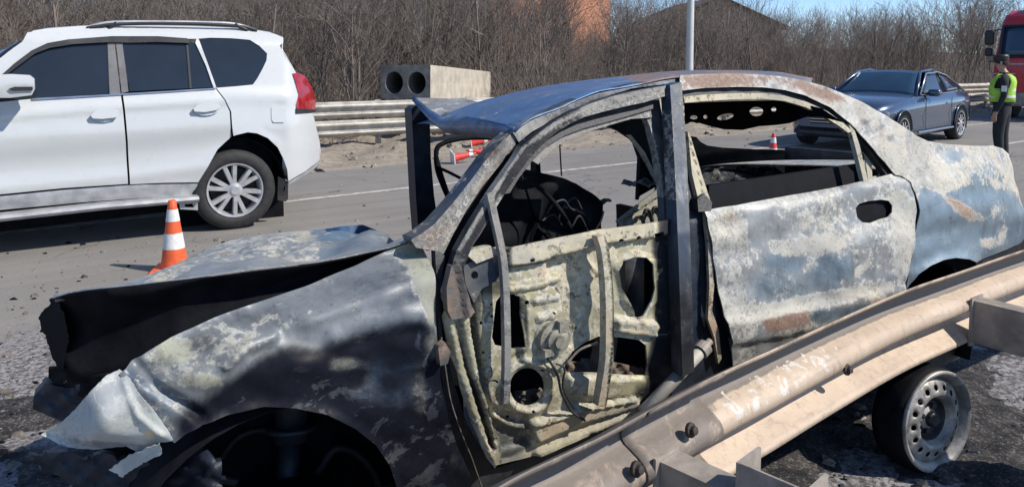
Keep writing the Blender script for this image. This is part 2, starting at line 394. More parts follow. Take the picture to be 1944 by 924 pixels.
def m_rail():
    t=NT('scorched_zinc_rail'); co=t.coord('Object'); n=t.noise(3.2,9,.66,co,.6); n2=t.noise(11,8,.7,t.coord('Object',(1.,1.,1.)),.6); n3=t.noise(70,5,.7,co); a=t.n('ShaderNodeAttribute',attribute_name='stain'); sp=t.n('ShaderNodeSeparateColor'); t.l(a.outputs['Color'],sp.inputs[0])
    base=t.mix(t.rng(n,.3,.7),(.43,.335,.25),(.53,.425,.325)); 
    g=t.math('ADD',sp.outputs['Red'],t.math('MULTIPLY',t.math('SUBTRACT',n2,.5),.9))
    base=t.mix(t.rng(g,.4,.62),base,t.mix(n3,(.13,.11,.095),(.2,.172,.15)))
    w=t.math('ADD',sp.outputs['Green'],t.math('MULTIPLY',t.math('SUBTRACT',t.noise(16,9,.72,co,1.),.5),2.4)); base=t.mix(t.rng(w,.5,.58),base,(.56,.53,.49))
    dr=t.noise(4,8,.7,t.coord('Object',(9,9,.8)),.4); base=t.mix(t.math('MULTIPLY',t.rng(dr,.5,.7),.5),base,(.2,.165,.135)); lg=t.noise(5,8,.7,t.coord('Object',(1.2,.9,14)),.3); base=t.mix(t.math('MULTIPLY',t.rng(lg,.52,.68),.4),base,(.24,.2,.17))
    ru=t.math('ADD',sp.outputs['Blue'],t.math('MULTIPLY',t.math('SUBTRACT',n,.5),1.4)); base=t.mix(t.math('MULTIPLY',t.rng(ru,.4,.65),.6),base,(.42,.24,.12))
    base=t.mix(t.math('MULTIPLY',t.rng(n3,.6,.72),.35),base,(.12,.09,.07))
    return t.set(base,.6,.1,t.math('ADD',n3,t.math('MULTIPLY',n2,.6)),.25,.004)
def m_bark():
    t=NT('grey_brown_bark'); o=t.n('ShaderNodeObjectInfo'); n=t.noise(9,5,.6,t.coord())
    b=t.mix(n,(.112,.092,.078),(.225,.187,.16)); return t.set(t.mix(t.math('MULTIPLY',o.outputs['Random'],.55),b,(.19,.163,.142)),.9)
def m_brick(name,a,b,mort,scale):
    t=NT(name); q=t.n('ShaderNodeTexBrick'); t.l(t.coord('Object'),q.inputs[0]); 
    mp=t.n('ShaderNodeMapping'); t.l(t.coord('Object'),mp.inputs[0]); mp.inputs['Rotation'].default_value=(R_(90),0,0); t.l(mp.outputs[0],q.inputs[0])
    q.inputs['Color1'].default_value=(*a,1); q.inputs['Color2'].default_value=(*b,1); q.inputs['Mortar'].default_value=(*mort,1); q.inputs['Scale'].default_value=scale; q.inputs['Mortar Size'].default_value=.012
    return t.set(q.outputs[0],.9)
M['asphalt']=m_asphalt(); M['dirt']=m_dirt(); M['hill']=m_hill(); M['rail']=m_rail(); M['bark']=m_bark()
M['brick']=m_brick('orange_brick',(.62,.27,.15),(.52,.22,.12),(.4,.3,.22),4)
M['dull_brick']=m_brick('dull_brown_brick',(.24,.13,.09),(.2,.11,.08),(.2,.15,.12),4)
M['rooftile']=plain('dark_roof_tile',(.115,.088,.072),.8,0,.4,6,.3)
M['zinc']=plain('weathered_zinc',(.42,.4,.36),.55,.25,.3,5,.2)
M['zinc_dk']=plain('grey_post_steel',(.34,.3,.26),.6,.1,.35,9,.3)
M['concrete']=plain('pale_concrete',(.47,.42,.34),.9,0,.22,4,.5)
M['concrete_dk']=plain('shade_dark_concrete',(.2,.19,.175),.9,0,.4,5,.5)  # darker copy of the slab concrete, painting its ends and cores as shaded
M['polepaint']=plain('pale_lamp_post_steel',(.6,.6,.57),.55,.1,.12,3,.1)
def worn(name,col):
    t=NT(name); co=t.coord(); n=t.noise(9,9,.7,co); n2=t.noise(60,5,.7,co)
    f=t.rng(t.math('ADD',n,t.math('MULTIPLY',n2,.5)),.68,.86)
    return t.set(t.mix(f,col,(.28,.255,.22)),.85,0,n2,.2,.003)
M['line']=worn('worn_road_paint',(.5,.48,.44))
# ---------------- ground, road, hillside ----------------
def hz(d): 
    d=np.asarray(d,float); return np.where(d>15,(d-15)*.045,0)
def sheet(name,r0,r1,d0,d1,z,mat,nr=2,ndd=2,zf=None):
    r=np.linspace(r0,r1,nr); d=np.linspace(d0,d1,ndd); v=[(a,b,z+(float(zf(a,b)) if zf else 0)) for a in r for b in d]
    f=[(i*ndd+j,(i+1)*ndd+j,(i+1)*ndd+j+1,i*ndd+j+1) for i in range(nr-1) for j in range(ndd-1)]
    o=mk(name,v,f,mat,None,False,True); o.rotation_euler=(0,0,RYAW); o['kind']='structure'; return o
def verge_z(a,b):
    if b<10.6 or b>15.2: return 0
    k=min(1,(b-10.6)/.8,(15.2-b)/.5)
    return k*(.035*math.sin(a*2.1+b*3)+.03*math.sin(a*5.3-b*4.1)+.02*math.sin(a*11+b*9)+.03)
sheet('ground',-300,400,-200,10.2,0,M['dirt'],2,2)
sheet('verge',-60,120,10.2,15.6,0,M['dirt'],900,36,verge_z)
sheet('hillside',-300,400,15.5,320,0,M['hill'],40,60,lambda a,b:hz(b)-.02)
sheet('road',-150,250,1.15,10.35,.004,M['asphalt'])
def line_sheet(r0,r1,d0,w):
    return sheet('road_marking',r0,r1,d0-w/2,d0+w/2,.008,M['line'])
line_sheet(-60,150,8.36,.12)
for k in range(-3,14):
    r0=15.2+k*8 ; line_sheet(r0,r0+4.2,5.95,.12) if k not in(-1,-2) else None
# ---------------- guardrails ----------------
WP=[(0,0),(.012,-.004),(.02,-.016),(.05,-.070),(.066,-.081),(.086,-.083),(.100,-.079),(.109,-.069),(.118,-.05),(.129,-.028),(.143,-.010),(.158,-.001),(.172,0),(.186,-.007),(.198,-.028),(.208,-.058),(.22,-.079),(.232,-.083),(.246,-.081),(.262,-.070),(.292,-.016),(.30,-.004),(.312,0)]
def beam_rows(path,out,ztop,sc=1.,droop=None):
    rows=[]
    for i,(p,o) in enumerate(zip(path,out)):
        z0=ztop[i] if hasattr(ztop,'__len__') else ztop
        rows.append([(p[0]+o[0]*d*sc,p[1]+o[1]*d*sc,z0-h*sc) for h,d in WP])
    return rows
top_px=[(600,1200),(800,1035),(945,925),(1070,862),(1150,824),(1270,758),(1390,698),(1477,659),(1590,607),(1717,552),(1830,513),(1944,474),(2100,425),(2300,365)]
tp=np.array([G(x,y,.77) for x,y in spl(top_px,6)])
tg=np.gradient(tp,axis=0); tg/=np.linalg.norm(tg,axis=1)[:,None]; outv=np.stack([tg[:,1],-tg[:,0],0*tg[:,0]],1)   # towards the verge side
gr=empty('guardrail',(0.6,2.1,0),'scorched tan metal guardrail curving in front of the burnt sedan, closest to the viewer','guardrail')
rows=beam_rows(tp,outv,.77)
def rail_stain_shade(rows):
    out=[]
    for rr in rows:
        for (x,y,z),(h,d) in zip(rr,WP):
            D_=y; px=PPX+F*x/max(y,.1)
            g=0.05; w=-.5; b=.1  # lit lip paler and shaded trough wall darker, painted by height
            if h<.013: g=.45
            elif h<.03: g=.8
            if .03<=h<.115: g=.85
            if px<1330: g=max(g,.62)
            elif px<1480 and h<.2: g=max(g,.55-.4*(px-1330)/150)
            if 1360<px<1620 and .1<h<.17: w=.42
            if h>.2 and 1450<px<1850: b=.35; w=-.1
            out.append((g,w,b,0))
    return out
bm_=loft('beam',rows,M['rail'],gr,.004,rail_stain_shade(rows))
def at_px(px): 
    q=PPX+F*tp[:,0]/(tp[:,1]); i=int(np.argmin(abs(q-px))); return tp[i],tg[i],outv[i]
M['rail_dk']=plain('burnt_bolt',(.05,.04,.035),.7,.2,.4,40,.3)
def bolt(px,h):
    p,t_,o=at_px(px); c=p+np.array([0,0,-h])+o*.003
    mb=MB(); mb.lathe([(-.005,.0),(-.005,.019),(.004,.019),(.006,.012),(.016,.011),(.018,0)],c,o+np.array([0,0,.25]),10); return mb.build('bolt',M['rail_dk'],gr)
for px,h in((1215,.125),(1325,.11),(1618,.185),(1120,.19)): bolt(px,h)
def post(px,Ls=.30,zt=.0,dark=True,rot=0):
    p,t_,o=at_px(px); rz=math.atan2(o[1],o[0]); sp=MB(); zc=p[2]-.156-.07
    # channel spacer: web and two flanges, running out from the centre ridge
    c=p+o*(Ls/2+.012)
    sp.box((c[0],c[1],zc),(Ls,.006,.165),rz); 
    for s_ in(.085,-.085): sp.box((c[0]+t_[0]*.036,c[1]+t_[1]*.036,zc+s_),(Ls,.078,.006),rz)
    q=p+o*.006; sp.box((q[0]+t_[0]*.03,q[1]+t_[1]*.03,zc),(.008,.1,.2),rz)
    s=sp.build('spacer',M['zinc_dk'],gr)
    po=MB(); c=p+o*(Ls+.075); 
    po.box((c[0],c[1],(zc+.17)/2-.15),(.15,.006,zc+.17+.3),rz)
    for s_ in(.078,-.078): po.box((c[0]+o[0]*s_+t_[0]*.045,c[1]+o[1]*s_+t_[1]*.045,(zc+.17)/2-.15),(.008,.1,zc+.17+.3),rz)
    return po.build('post',M['zinc_dk'],gr)
post(1250,.22); post(1862,.42); post(800)
# splice overlap plate of the beam
i0=int(np.argmin(abs(PPX+F*tp[:,0]/tp[:,1]-1385))); i1=int(np.argmin(abs(PPX+F*tp[:,0]/tp[:,1]-1240)))
sub=rows[min(i0,i1):max(i0,i1)+1]; sub=[[(a+o[0]*.007,b+o[1]*.007,c+.002) for a,b,c in rr] for rr,o in zip(sub,outv[min(i0,i1):])]
st_sub=[(.62,-.5,.1,0) for rr in sub for _ in rr]
loft('splice_plate',sub,M['rail'],gr,.004,st_sub)
# far rails
def far_rail(r0,r1,label,post0):
    rr=np.arange(r0,r1+.01,1.); dd=13.1-(rr-5)*.065; path=[rd*a+nd*b for a,b in zip(rr,dd)]; out=[-nd]*len(rr)
    c=path[len(path)//2]; g=empty('guardrail',(c[0],c[1],0),label,'guardrail')
    for zt in(.88,.53):
        loft('beam',beam_rows([p+nd*0 for p in path],[-o for o in out],zt),M['zinc'],g,.004)
    for a in np.arange(r0+post0,r1,2.):
        b=13.1-(a-5)*.065+.12; p=rd*a+nd*b; mb=MB(); mb.box((p[0],p[1],.35),(.12,.008,1.1),RYAW); mb.box((p[0]+nd[0]*.05,p[1]+nd[1]*.05,.35),(.008,.1,1.1),RYAW); mb.box((p[0]-nd[0]*.07,p[1]-nd[1]*.07,.7),(.1,.08,.3),RYAW); mb.build('post',M['zinc_dk'],g)
far_rail(-14,15,'pale double beam guardrail behind the white off-road car and the concrete slab',.4)
far_rail(15.6,60,'far stretch of pale double guardrail behind the grey saloon and the officer',.6)
# ---------------- hollow concrete slab ----------------
def slab():
    Z0=15.3; p=DY(817,188,Z0); yaw=R_(12.7); ax=np.array([math.sin(yaw),math.cos(yaw),-.04]); ax/=np.linalg.norm(ax); sd=np.array([-math.cos(yaw),math.sin(yaw),0]); up=np.cross(ax,-sd); up=-up if up[2]<0 else up
    w,h,L=1.1,.70,5.0
    out=[(0,0),(0,h),(w*.02,h),(w,h),(w,0)]; out=[(0,0),(0,h),(w,h),(w,0)]; hs=[ell(.30,.33,.2,.235,20),ell(.80,.33,.2,.235,20)]
    V,Fc=tri(out,hs,.14); A=p+V[:,:1]*sd+V[:,1:]*up
    root=empty('hollow_concrete_slab',tuple(p+sd*w/2),'grey concrete slab with two round hollow cores at its end, above the far guardrail','concrete slab')
    mb=MB(); f=[q if np.dot(np.cross(A[q[1]]-A[q[0]],A[q[2]]-A[q[0]]),-ax)>0 else q[::-1] for q in Fc]
    N=len(A); mb.add(A,f,1); mb.add(A+ax*L,[q[::-1] for q in f],1)  # ends take the darker concrete: their shade is in the colour
    o4=dens(out,.35); k=len(o4)
    O1=np.array([p+a*sd+b*up for a,b in o4]); jag=np.random.default_rng(2).normal(0,.012,O1.shape)
    mids=[O1+ax*L*t_+(jag if 0<t_<1 else 0)*.5 for t_ in np.linspace(0,1,8)]
    v=np.concatenate(mids); mb.add(v,[(i*k+j,i*k+(j+1)%k,(i+1)*k+(j+1)%k,(i+1)*k+j) for i in range(7) for j in range(k)],0)
    b=mb.build('body',[M['concrete'],M['concrete_dk']],root)
    for hh in hs:
        h4=np.array([p+a*sd+b_*up for a,b_ in hh]); k=len(h4); mk('core',np.concatenate([h4,h4+ax*L]),[(j,(j+1)%k,k+(j+1)%k,k+j) for j in range(k)],M['concrete_dk'],root)
    # two blocks it is stacked on
    for i,t_ in enumerate((1.3,3.9)):
        c=p+sd*w/2+ax*t_+ax*.3; zb=c[2]-.005-.04*0; mb=MB(); mb.box((c[0],c[1],zb/2-.06),(.95,.6,zb+.1),-yaw,bev=.02); tag(mb.build('concrete_block',M['concrete_dk']),['concrete block under the near end of the hollow slab','concrete block under the far end of the hollow slab'][i],'concrete block','blocks under the slab')
slab()
# ---------------- lamp post ----------------
def lamp_post():
    b=np.array([4.78,20.,0]); r=empty('street_lamp',tuple(b),'tall pale street lamp post rising in front of the bare thicket','street lamp')
    mb=MB(); mb.lathe([(-.2,.11),(2.,.1),(8.5,.06)],b,(0,0,1),14); mb.build('pole',M['polepaint'],r,smooth=True)
    mb=MB(); mb.lathe([(-.1,.17),(.02,.17),(.05,.12),(.3,.115)],b,(0,0,1),14); mb.build('base_collar',M['polepaint'],r)
    mb=MB(); mb.tube([b+[0,0,8.4],b+[0,0,8.9],b+[.3,-.4,9.2],b+[.9,-1.2,9.3]],.035,8); mb.build('arm',M['polepaint'],r)
    mb=MB(); mb.box(b+np.array([1.1,-1.45,9.28]),(.25,.7,.12),math.atan2(.6,.8)*1.,bev=.04); mb.build('lamp_head',M['zinc_dk'],r)
lamp_post()
# ---------------- bare trees ----------------
def gen_tree(seed,stems=3,hgt=5.,lev=4,nch=(5,6,5,4)):
    r=np.random.default_rng(seed); seg=[]   # (p0,p1,r0,r1,level)
    def grow(p,d,L,rad,l):
        n=4 if l<2 else 3 if l==2 else 2; pts=[p]; dd=d.copy()
        for i in range(n):
            dd=dd+r.normal(0,.13+.05*l,3)+np.array([0,0,.07 if l<3 else .03]); dd/=np.linalg.norm(dd); pts.append(pts[-1]+dd*L/n)
        rr=np.linspace(rad,rad*.45,n+1)
        for i in range(n): seg.append((pts[i],pts[i+1],max(rr[i],.0055),max(rr[i+1],.0045),l))
        if l<lev-1:
            k=nch[l]+r.integers(-1,2)
            for c in range(k):
                t=r.uniform(.2 if l==0 else .15,1)*n; i=min(int(t),n-1); q=pts[i]+(pts[i+1]-pts[i])*(t-i)
                a=r.uniform(0,2*math.pi); s_=r.uniform(.35,.95); side=np.array([math.cos(a),math.sin(a),r.uniform(-.1,.5)])
                nd_=(pts[i+1]-pts[i]); nd_=nd_/np.linalg.norm(nd_)+side*s_; nd_/=np.linalg.norm(nd_); grow(q,nd_,L*r.uniform(.36,.62),rr[i]*r.uniform(.42,.62),l+1)
    for s_ in range(stems):
        a=r.uniform(0,6.28); base=np.array([math.cos(a),math.sin(a),0])*r.uniform(0,.28)*(stems>1); d=np.array([math.cos(a)*.22,math.sin(a)*.22,1.]); d/=np.linalg.norm(d); grow(base-[0,0,.15],d,hgt*r.uniform(.7,.95),r.uniform(.03,.055)*(1.4 if stems==1 else 1),0)
    return seg
def seg_mesh(name,seg,n=3):
    p0=np.array([s[0] for s in seg]);p1=np.array([s[1] for s in seg]);r0=np.array([s[2] for s in seg]);r1=np.array([s[3] for s in seg])
    t=p1-p0; t/=np.linalg.norm(t,axis=1)[:,None]+1e-9; ref=np.where(np.abs(t[:,2:])<.9,np.array([[0,0,1.]]),np.array([[1.,0,0]])); a=np.cross(t,ref); a/=np.linalg.norm(a,axis=1)[:,None]+1e-9; b=np.cross(t,a)
    vs_=[]
    for (p,r) in((p0,r0),(p1,r1)):
        for j in range(n):
            w=2*math.pi*j/n; vs_.append(p+r[:,None]*(math.cos(w)*a+math.sin(w)*b))
    V=np.stack(vs_,1).reshape(-1,3); K=len(seg); base=np.arange(K)*2*n
    Fc=np.concatenate([np.stack([base+j,base+(j+1)%n,base+n+(j+1)%n,base+n+j],1) for j in range(n)])
    me=bpy.data.meshes.new(name); me.vertices.add(len(V)); me.vertices.foreach_set('co',V.ravel()); me.loops.add(Fc.size); me.loops.foreach_set('vertex_index',Fc.ravel().astype(np.int32)); me.polygons.add(len(Fc)); me.polygons.foreach_set('loop_start',np.arange(0,Fc.size,4,dtype=np.int32)); me.update(calc_edges=True); me.materials.append(M['bark']); me.polygons.foreach_set('use_smooth',np.ones(len(Fc),bool)); return me
def lim(px): return float(np.interp(px,[1000,1070,1075,1160,1165,1290,1320,1440,1470,1740,1790],[-70,-60,60,60,-40,-45,-35,-5,6,6,-60]))
def tree_label(px,vi,d):
    a=['slim three stemmed','bushy four stemmed','forked two stemmed','dense five stemmed','single trunked','thin three stemmed','spreading four stemmed','straight single trunked'][vi]
    b='behind the white car' if px<640 else 'behind the concrete slab' if px<960 else 'below the brick house' if px<1200 else 'around the lamp post' if px<1440 else 'behind the graphite car' if px<1850 else 'beyond the red truck'
    return a+' bare grey brown tree in the '+('front' if d<19 else 'deeper')+' thicket '+b
variants=[]
for k in range(8):
    sg=gen_tree(100+k,[3,4,2,5,1,3,4,1][k]); tr=[s for s in sg if s[4]==0]; cr=[s for s in sg if s[4]>0]
    variants.append((seg_mesh('trunk',tr,6),seg_mesh('crown',cr,3),max(s[1][2] for s in sg)))
rng=np.random.default_rng(11)
def top_limit(px):
    if px<1050: return rng.uniform(-190,-40)
    if 1068<px<1165: return rng.uniform(30,75)
    if px<1200: return rng.uniform(-90,0)
    if px<1300: return rng.uniform(-40,30)
    if px<1430: return rng.uniform(-60,20)
    if px<1760: return rng.uniform(-12,36)
    return rng.uniform(-70,5)
nt_=0; tries=0; spots=[]
while nt_<285 and tries<9000:
    tries+=1; px=rng.uniform(-420,2380); d=15.2+26*rng.random()**1.7
    q=(px-PPX)/F; Z=d/(.806-.592*q)
    if Z<0 or Z>75: continue
    X=q*Z
    if any((X-a)**2+(Z-b)**2<.55**2 for a,b in spots): continue
    if 690<px<960 and Z<22: continue
    if 1290<px<1325 and Z<20.6: continue
    if 1905<px and Z<26 and d<15.6: continue
    g=float(hz(d)); zt=1.6+(120-top_limit(px))/F*Z*rng.uniform(.9,1.03); h=zt-g
    if h<1.2: continue
    h=min(h,13)
    vi=rng.integers(len(variants)); vt=variants[vi]; s=h/vt[2]; spots.append((X,Z))
    e=bpy.data.objects.new('bare_tree',None); COL.objects.link(e); e.location=(X,Z,g); e.rotation_euler=(0,0,rng.uniform(0,6.28)); w=s*rng.uniform(.8,1.05) if s<1.3 else s*.8; e.scale=(w,w,s)
    e['label']=tree_label(px,vi,d); e['category']='tree'; e['group']='bare trees of the roadside thicket'
    for nm,me in(('trunk',vt[0]),('crown',vt[1])):
        o=bpy.data.objects.new(nm,me); COL.objects.link(o); o.parent=e
    nt_+=1
# dense dead stems below and between the trees
def stems(name,n,d0,d1,h0,h1,seed,rad,pw=1.):
    r=np.random.default_rng(seed); sg=[]
    while len(sg)<n:
        px=r.uniform(-450,2400); d=d0+(d1-d0)*r.random()**pw; q=(px-PPX)/F; Z=d/(.806-.592*q)
        if Z<0 or Z>90: continue
        X=q*Z
        if 700<px<950 and Z<21.5: continue
        if 1900<px<2400 and d<16.3: continue
        h=r.uniform(h0,h1)*min(1.,.55+.45*math.sin(X*.6+Z*.37)**2+.2*r.random()); h=min(h,1.6+(120-lim(px)-r.uniform(-12,25))/F*Z-float(hz(d)))
        if h<.1: continue
        p=np.array([X,Z,float(hz(d))-.05]); dr=np.array([r.normal(0,.25),r.normal(0,.25),1.]); k=3; pts=[p]
        for i in range(k):
            dr=dr+r.normal(0,.22,3); dr[2]=max(dr[2],.5); pts.append(pts[-1]+dr/np.linalg.norm(dr)*h/k)
        for i in range(k): sg.append((pts[i],pts[i+1],rad*(1-.25*i),rad*(.75-.25*i)+.001,1))
        for j in range(4):
            i=r.integers(0,k); q2=pts[i]; dd=dr/np.linalg.norm(dr)+r.normal(0,.7,3); dd/=np.linalg.norm(dd); sg.append((q2,q2+dd*h*r.uniform(.12,.42),rad*.6,rad*.3,1))
    o=bpy.data.objects.new(name,seg_mesh(name,sg,3)); COL.objects.link(o); o['kind']='stuff'; return o
tag(stems('undergrowth',30000,14.3,20,.5,2.6,3,.0075,1.4),'tangle of dead stems and twigs at the foot of the thicket','undergrowth')
tag(stems('far_woods',62000,18.5,46,2.,10.5,4,.014,1.),'dense mass of bare stems deep in the thicket','woods')
tag(stems('dead_grass',9000,13.3,15.2,.06,.32,8,.004,1.),'dry grass and twigs along the foot of the guardrail','grass')
# ---------------- houses on the slope ----------------
M['glass_far']=plain('dark_window_glass',(.03,.035,.04),.15,0,.2,3)
M['white_frame']=plain('white_window_frame',(.6,.58,.54),.6)
def house(name,px0,px1,Z,zb,zw,depth,ridge,label,wins,roofm,wallm,gable=False):
    a=DY(px0,120,Z); b=DY(px1,120,Z+ (2 if gable else 7)); ax=b-a; ax[2]=0; L=np.linalg.norm(ax); ax/=L; rz=math.atan2(ax[1],ax[0]); bk=np.array([-ax[1],ax[0],0])
    r=empty(name,(a[0],a[1],zb),label,'house',rz); R,o=ROOTM[r.name]
    # wall as one sheet with openings, local coordinates x along, z up
    holes=[[(x,z),(x+w,z),(x+w,z+h),(x,z+h)] for x,z,w,h in wins]
    out=[(0,0),(L,0),(L,zw-zb),(L/2,ridge-zb) if gable else (L/2,zw-zb),(0,zw-zb)]
    V,Fc=tri(out,holes,1.2); mb=MB(); mb.add([(x,0,z) for x,z in V],Fc); mb.add([(x,.3,z) for x,z in V],Fc)
    for h in holes:
        k=4; mb.add([(x,0,z) for x,z in h]+[(x,.3,z) for x,z in h],[(j,(j+1)%k,k+(j+1)%k,k+j) for j in range(k)])
    mb.add([(0,0,0),(0,depth,0),(0,depth,zw-zb),(0,0,zw-zb)],[(0,1,2,3)]); mb.add([(L,0,0),(L,depth,0),(L,depth,zw-zb),(L,0,zw-zb)],[(0,1,2,3)]); mb.add([(0,depth,0),(L,depth,0),(L,depth,zw-zb),(0,depth,zw-zb)],[(0,1,2,3)])
    mb.build('wall',wallm,r,False)
    for x,z,w,h in wins:
        f=MB(); 
        for (cx,cz,sx,sz) in((x+w/2,z+.04,w,.08),(x+w/2,z+h-.04,w,.08),(x+.04,z+h/2,.08,h-.16),(x+w-.04,z+h/2,.08,h-.16),(x+w/2,z+h/2,.06,h-.16)): f.box((cx,.14,cz),(sx,.1,sz))
        fo=f.build('window',M['white_frame'],r,False); g=MB(); g.box((x+w/2,.16,z+h/2),(w-.1,.02,h-.1)); g.build('pane',M['glass_far'],fo,False)
    mb=MB(); e=.5; zt=zw-zb+.01; rg=ridge-zb
    if gable: P_=[(-e,-e,zt-.25),(L+e,-e,zt-.25),(L/2,-e,rg+.12),(-e,depth+e,zt-.25),(L+e,depth+e,zt-.25),(L/2,depth+e,rg+.12)]; mb.add(P_,[(0,2,5,3),(2,1,4,5)]); mb.add([(x,y,z+.2) for x,y,z in P_],[(0,2,5,3),(2,1,4,5)])
    else: P_=[(-e,-e,zt),(L+e,-e,zt),(L+e,depth+e,zt),(-e,depth+e,zt),(L*.25,depth/2,rg),(L*.75,depth/2,rg)]; mb.add(P_,[(0,1,5,4),(2,3,4,5),(1,2,5),(3,0,4),(3,2,1,0)])
    mb.build('roof',roofm,r,False)
house('brick_house',930,1158,52,1.5,11,9,14,'orange brick house on the slope glimpsed through bare trees, behind the concrete slab',[(1.5,2.1,1.,1.3),(3.3,2.1,1.,1.3),(5.6,2.05,.85,.75),(6.7,2.0,.85,.75),(1.5,5.4,1.,1.4),(3.4,5.4,1.,1.4),(5.8,5.4,1.2,1.5)],M['rooftile'],M['brick'])
house('gabled_house',1240,1482,60,1.6,4.6,9,6.7,'dull brown house with dark gable roof glimpsed through trees behind the lamp post',[(2.2,1.2,1.1,1.3),(6.6,1.6,1.1,1.3)],M['rooftile'],M['dull_brick'],True)
# ---------------- burnt sedan ----------------
BF=Frame((.18,3.03,.13),R_(61),.022,.03,2.1)
ZP=[-.5,.15,.45,.6,.75,.92,1.45,1.6]; YP=[.72,.775,.815,.835,.825,.785,.54,.47]
def body_y(x,z,px=None,py=None):
    y=np.interp(z,ZP,YP); xx=np.clip(x,.2,4.2)
    y=y-np.where(xx<.7,((.7-xx)/.7)**2*.2,0)
    return y
def off_y(o): return lambda x,z,px,py: body_y(x,z)+o
def quarter_y(x,z,px,py): return body_y(x,z)-sst((px-1800)/190)*.2-np.where(z>.93,np.clip((z-.93)/.1,0,1)*.04*(px>1720),0)
def door_y(x,z,px,py): return body_y(x,z)+.022+np.clip(x-1.3,0,1.2)*.07
def flat_y(y): return lambda px,py: BF.C(px,py,np.full(px.shape,float(y)))
car=BF.root('burnt_sedan','fire gutted sedan with crushed front, missing glass and scorched grey blue body','car')
B_,FR_,FD_,PR_=M['burnt'],M['frame'],M['fender'],M['primer']
# --- front wing
fender_out=[(828,474),(812,468),(790,472),(765,486),(740,499),(700,519),(650,540),(600,559),(550,577),(500,596),(460,608),(420,621),(375,638),(330,656),(290,676),(250,698),(228,716),(236,735),(252,760),(272,785),(300,812),(330,836),(352,820),(385,803),(430,786),(500,771),(560,771),(620,785),(672,810),(712,842),(738,880),(752,924),(762,990),(900,1000),(893,905),(870,850),(850,790),(838,720),(830,640),(826,560)]
def fender_rel(px,py):
    top=line_dist(px,py,[(828,474),(740,499),(600,559),(500,596),(420,621),(330,656),(228,716)])
    h=-.10*(1-sst(top/58))**1.6*np.clip((px-150)/300,.3,1)
    h+=.012*weight(px,py,('l',[(640,640),(720,610),(800,600)],18,14))-.02*weight(px,py,('e',560,640,60,30,.9))-.018*weight(px,py,('e',720,700,60,70,.9))
    h+=.014*weight(px,py,('l',[(430,690),(470,655),(520,640)],10,9))-.02*weight(px,py,('l',[(255,700),(300,740),(380,790)],10,10))
    arch=line_dist(px,py,[(330,836),(385,803),(430,786),(500,771),(560,771),(620,785),(672,810),(712,842),(738,880),(752,924)])
    h+=.007*(1-sst(arch/14))
    h+=.0065*np.sin(px/47+py/33)*np.sin(py/41-px/63)+.003*np.sin(px/19-py/27)*np.sin(py/23)
    return h
fender_st=stains((.15,.12,.3,.03),[
 (('p',[(560,560),(830,470),(830,640),(760,600),(640,640),(540,640),(430,660)],18),(.08,.12,.15,0)),
 (('p',[(778,484),(830,470),(832,640),(808,600),(785,540)],16),(.0,.95,.05,.05)),
 (('p',[(255,705),(420,628),(540,590),(560,640),(430,700),(300,720)],14),(.5,.38,.2,.15)),
 (('e',335,672,28,16,.6),(.0,.8,.0,.2)),
 (('p',[(300,720),(430,690),(440,735),(330,745)],14),(.5,.5,.2,.05)),
 (('p',[(240,705),(300,735),(420,770),(330,850),(250,760)],12),(.3,.3,.7,.05)),
 (('p',[(330,800),(400,745),(470,700),(560,662),(650,655),(720,640),(800,622),(850,650),(870,800),(940,1030),(700,1030),(600,800),(430,790),(340,840)],34),(1.12,.1,.35,.0)),
 (('e',718,705,20,50,.9),(.6,.05,.9,0)),
 (('e',770,690,40,60,.95),(.7,.1,.9,0)),
 (('e',735,755,70,22,.95),(.66,.05,.8,0)),
 (('e',660,690,36,16,.9),(.6,.6,.1,.1)),(('e',560,700,40,12,.9),(.75,.5,.2,.1)),(('e',800,760,14,50,.9),(.72,.45,.3,.1)),(('e',860,880,20,60,.9),(.75,.45,.4,.1)),(('e',690,650,22,8,.8),(.6,.6,.1,.1)),
 (('p',[(800,640),(832,620),(838,690),(815,680)],14),(.5,.55,.1,.1)),
 (('e',470,640,60,14,.9),(.1,.5,.1,.1)),
])
panel(BF,car,'front_wing',fender_out,body_y,FD_,step=8,th=.003,rel=fender_rel,st=fender_st,inmat=M['soot'])
# --- folded front corner of the wing (bare pale sheet)
def corner_y(px,py): return BF.C(px,py,np.interp(px,[60,150,235,335],[.75,.78,.818,.84])+.015*np.sin(py/28.)*np.clip((335-px)/150,0,1)-.006*np.cos(px/19.)+.03*np.exp(-((px-190)/55)**2-((py-800)/45)**2))
corner=[(228,716),(200,728),(172,758),(140,795),(105,828),(72,856),(100,862),(150,864),(185,866),(205,862),(240,858),(258,868),(262,880),(300,866),(296,850),(330,836),(318,815),(300,790),(280,765),(262,745),(248,728)]
panel(BF,car,'torn_wing_corner',corner,corner_y,M['pale'],rel=lambda px,py:-.05*(1-sst(line_dist(px,py,[(228,716),(172,758),(105,828),(72,856)])/60))**1.3-.035*(1-sst(line_dist(px,py,[(72,856),(185,866),(262,868),(300,866)])/50))**1.3+.006*weight(px,py,('l',[(236,735),(262,790),(305,826)],5,5)),step=6,jag=.4,th=.004,st=stains((-.4,.75,-.1,-.3),[(('p',[(228,716),(262,760),(250,800),(200,790),(190,750)],14),(-.1,.4,.2,.1)),(('p',[(120,835),(300,850),(260,880),(100,865)],10),(.1,.3,.4,.1)),(('e',195,765,14,10,.4),(0,-.3,.3,.2)),(('e',285,825,16,14,.7),(-.2,.6,0,.75)),(('l',[(280,780),(268,765),(262,745)],3,3),(.2,.2,0,.6)),(('e',110,852,60,8,.8),(.2,.5,.5,0))]),inmat=M['soot'])
lip=[(208,892),(246,864),(262,858),(304,842),(308,862),(268,880),(232,904)]
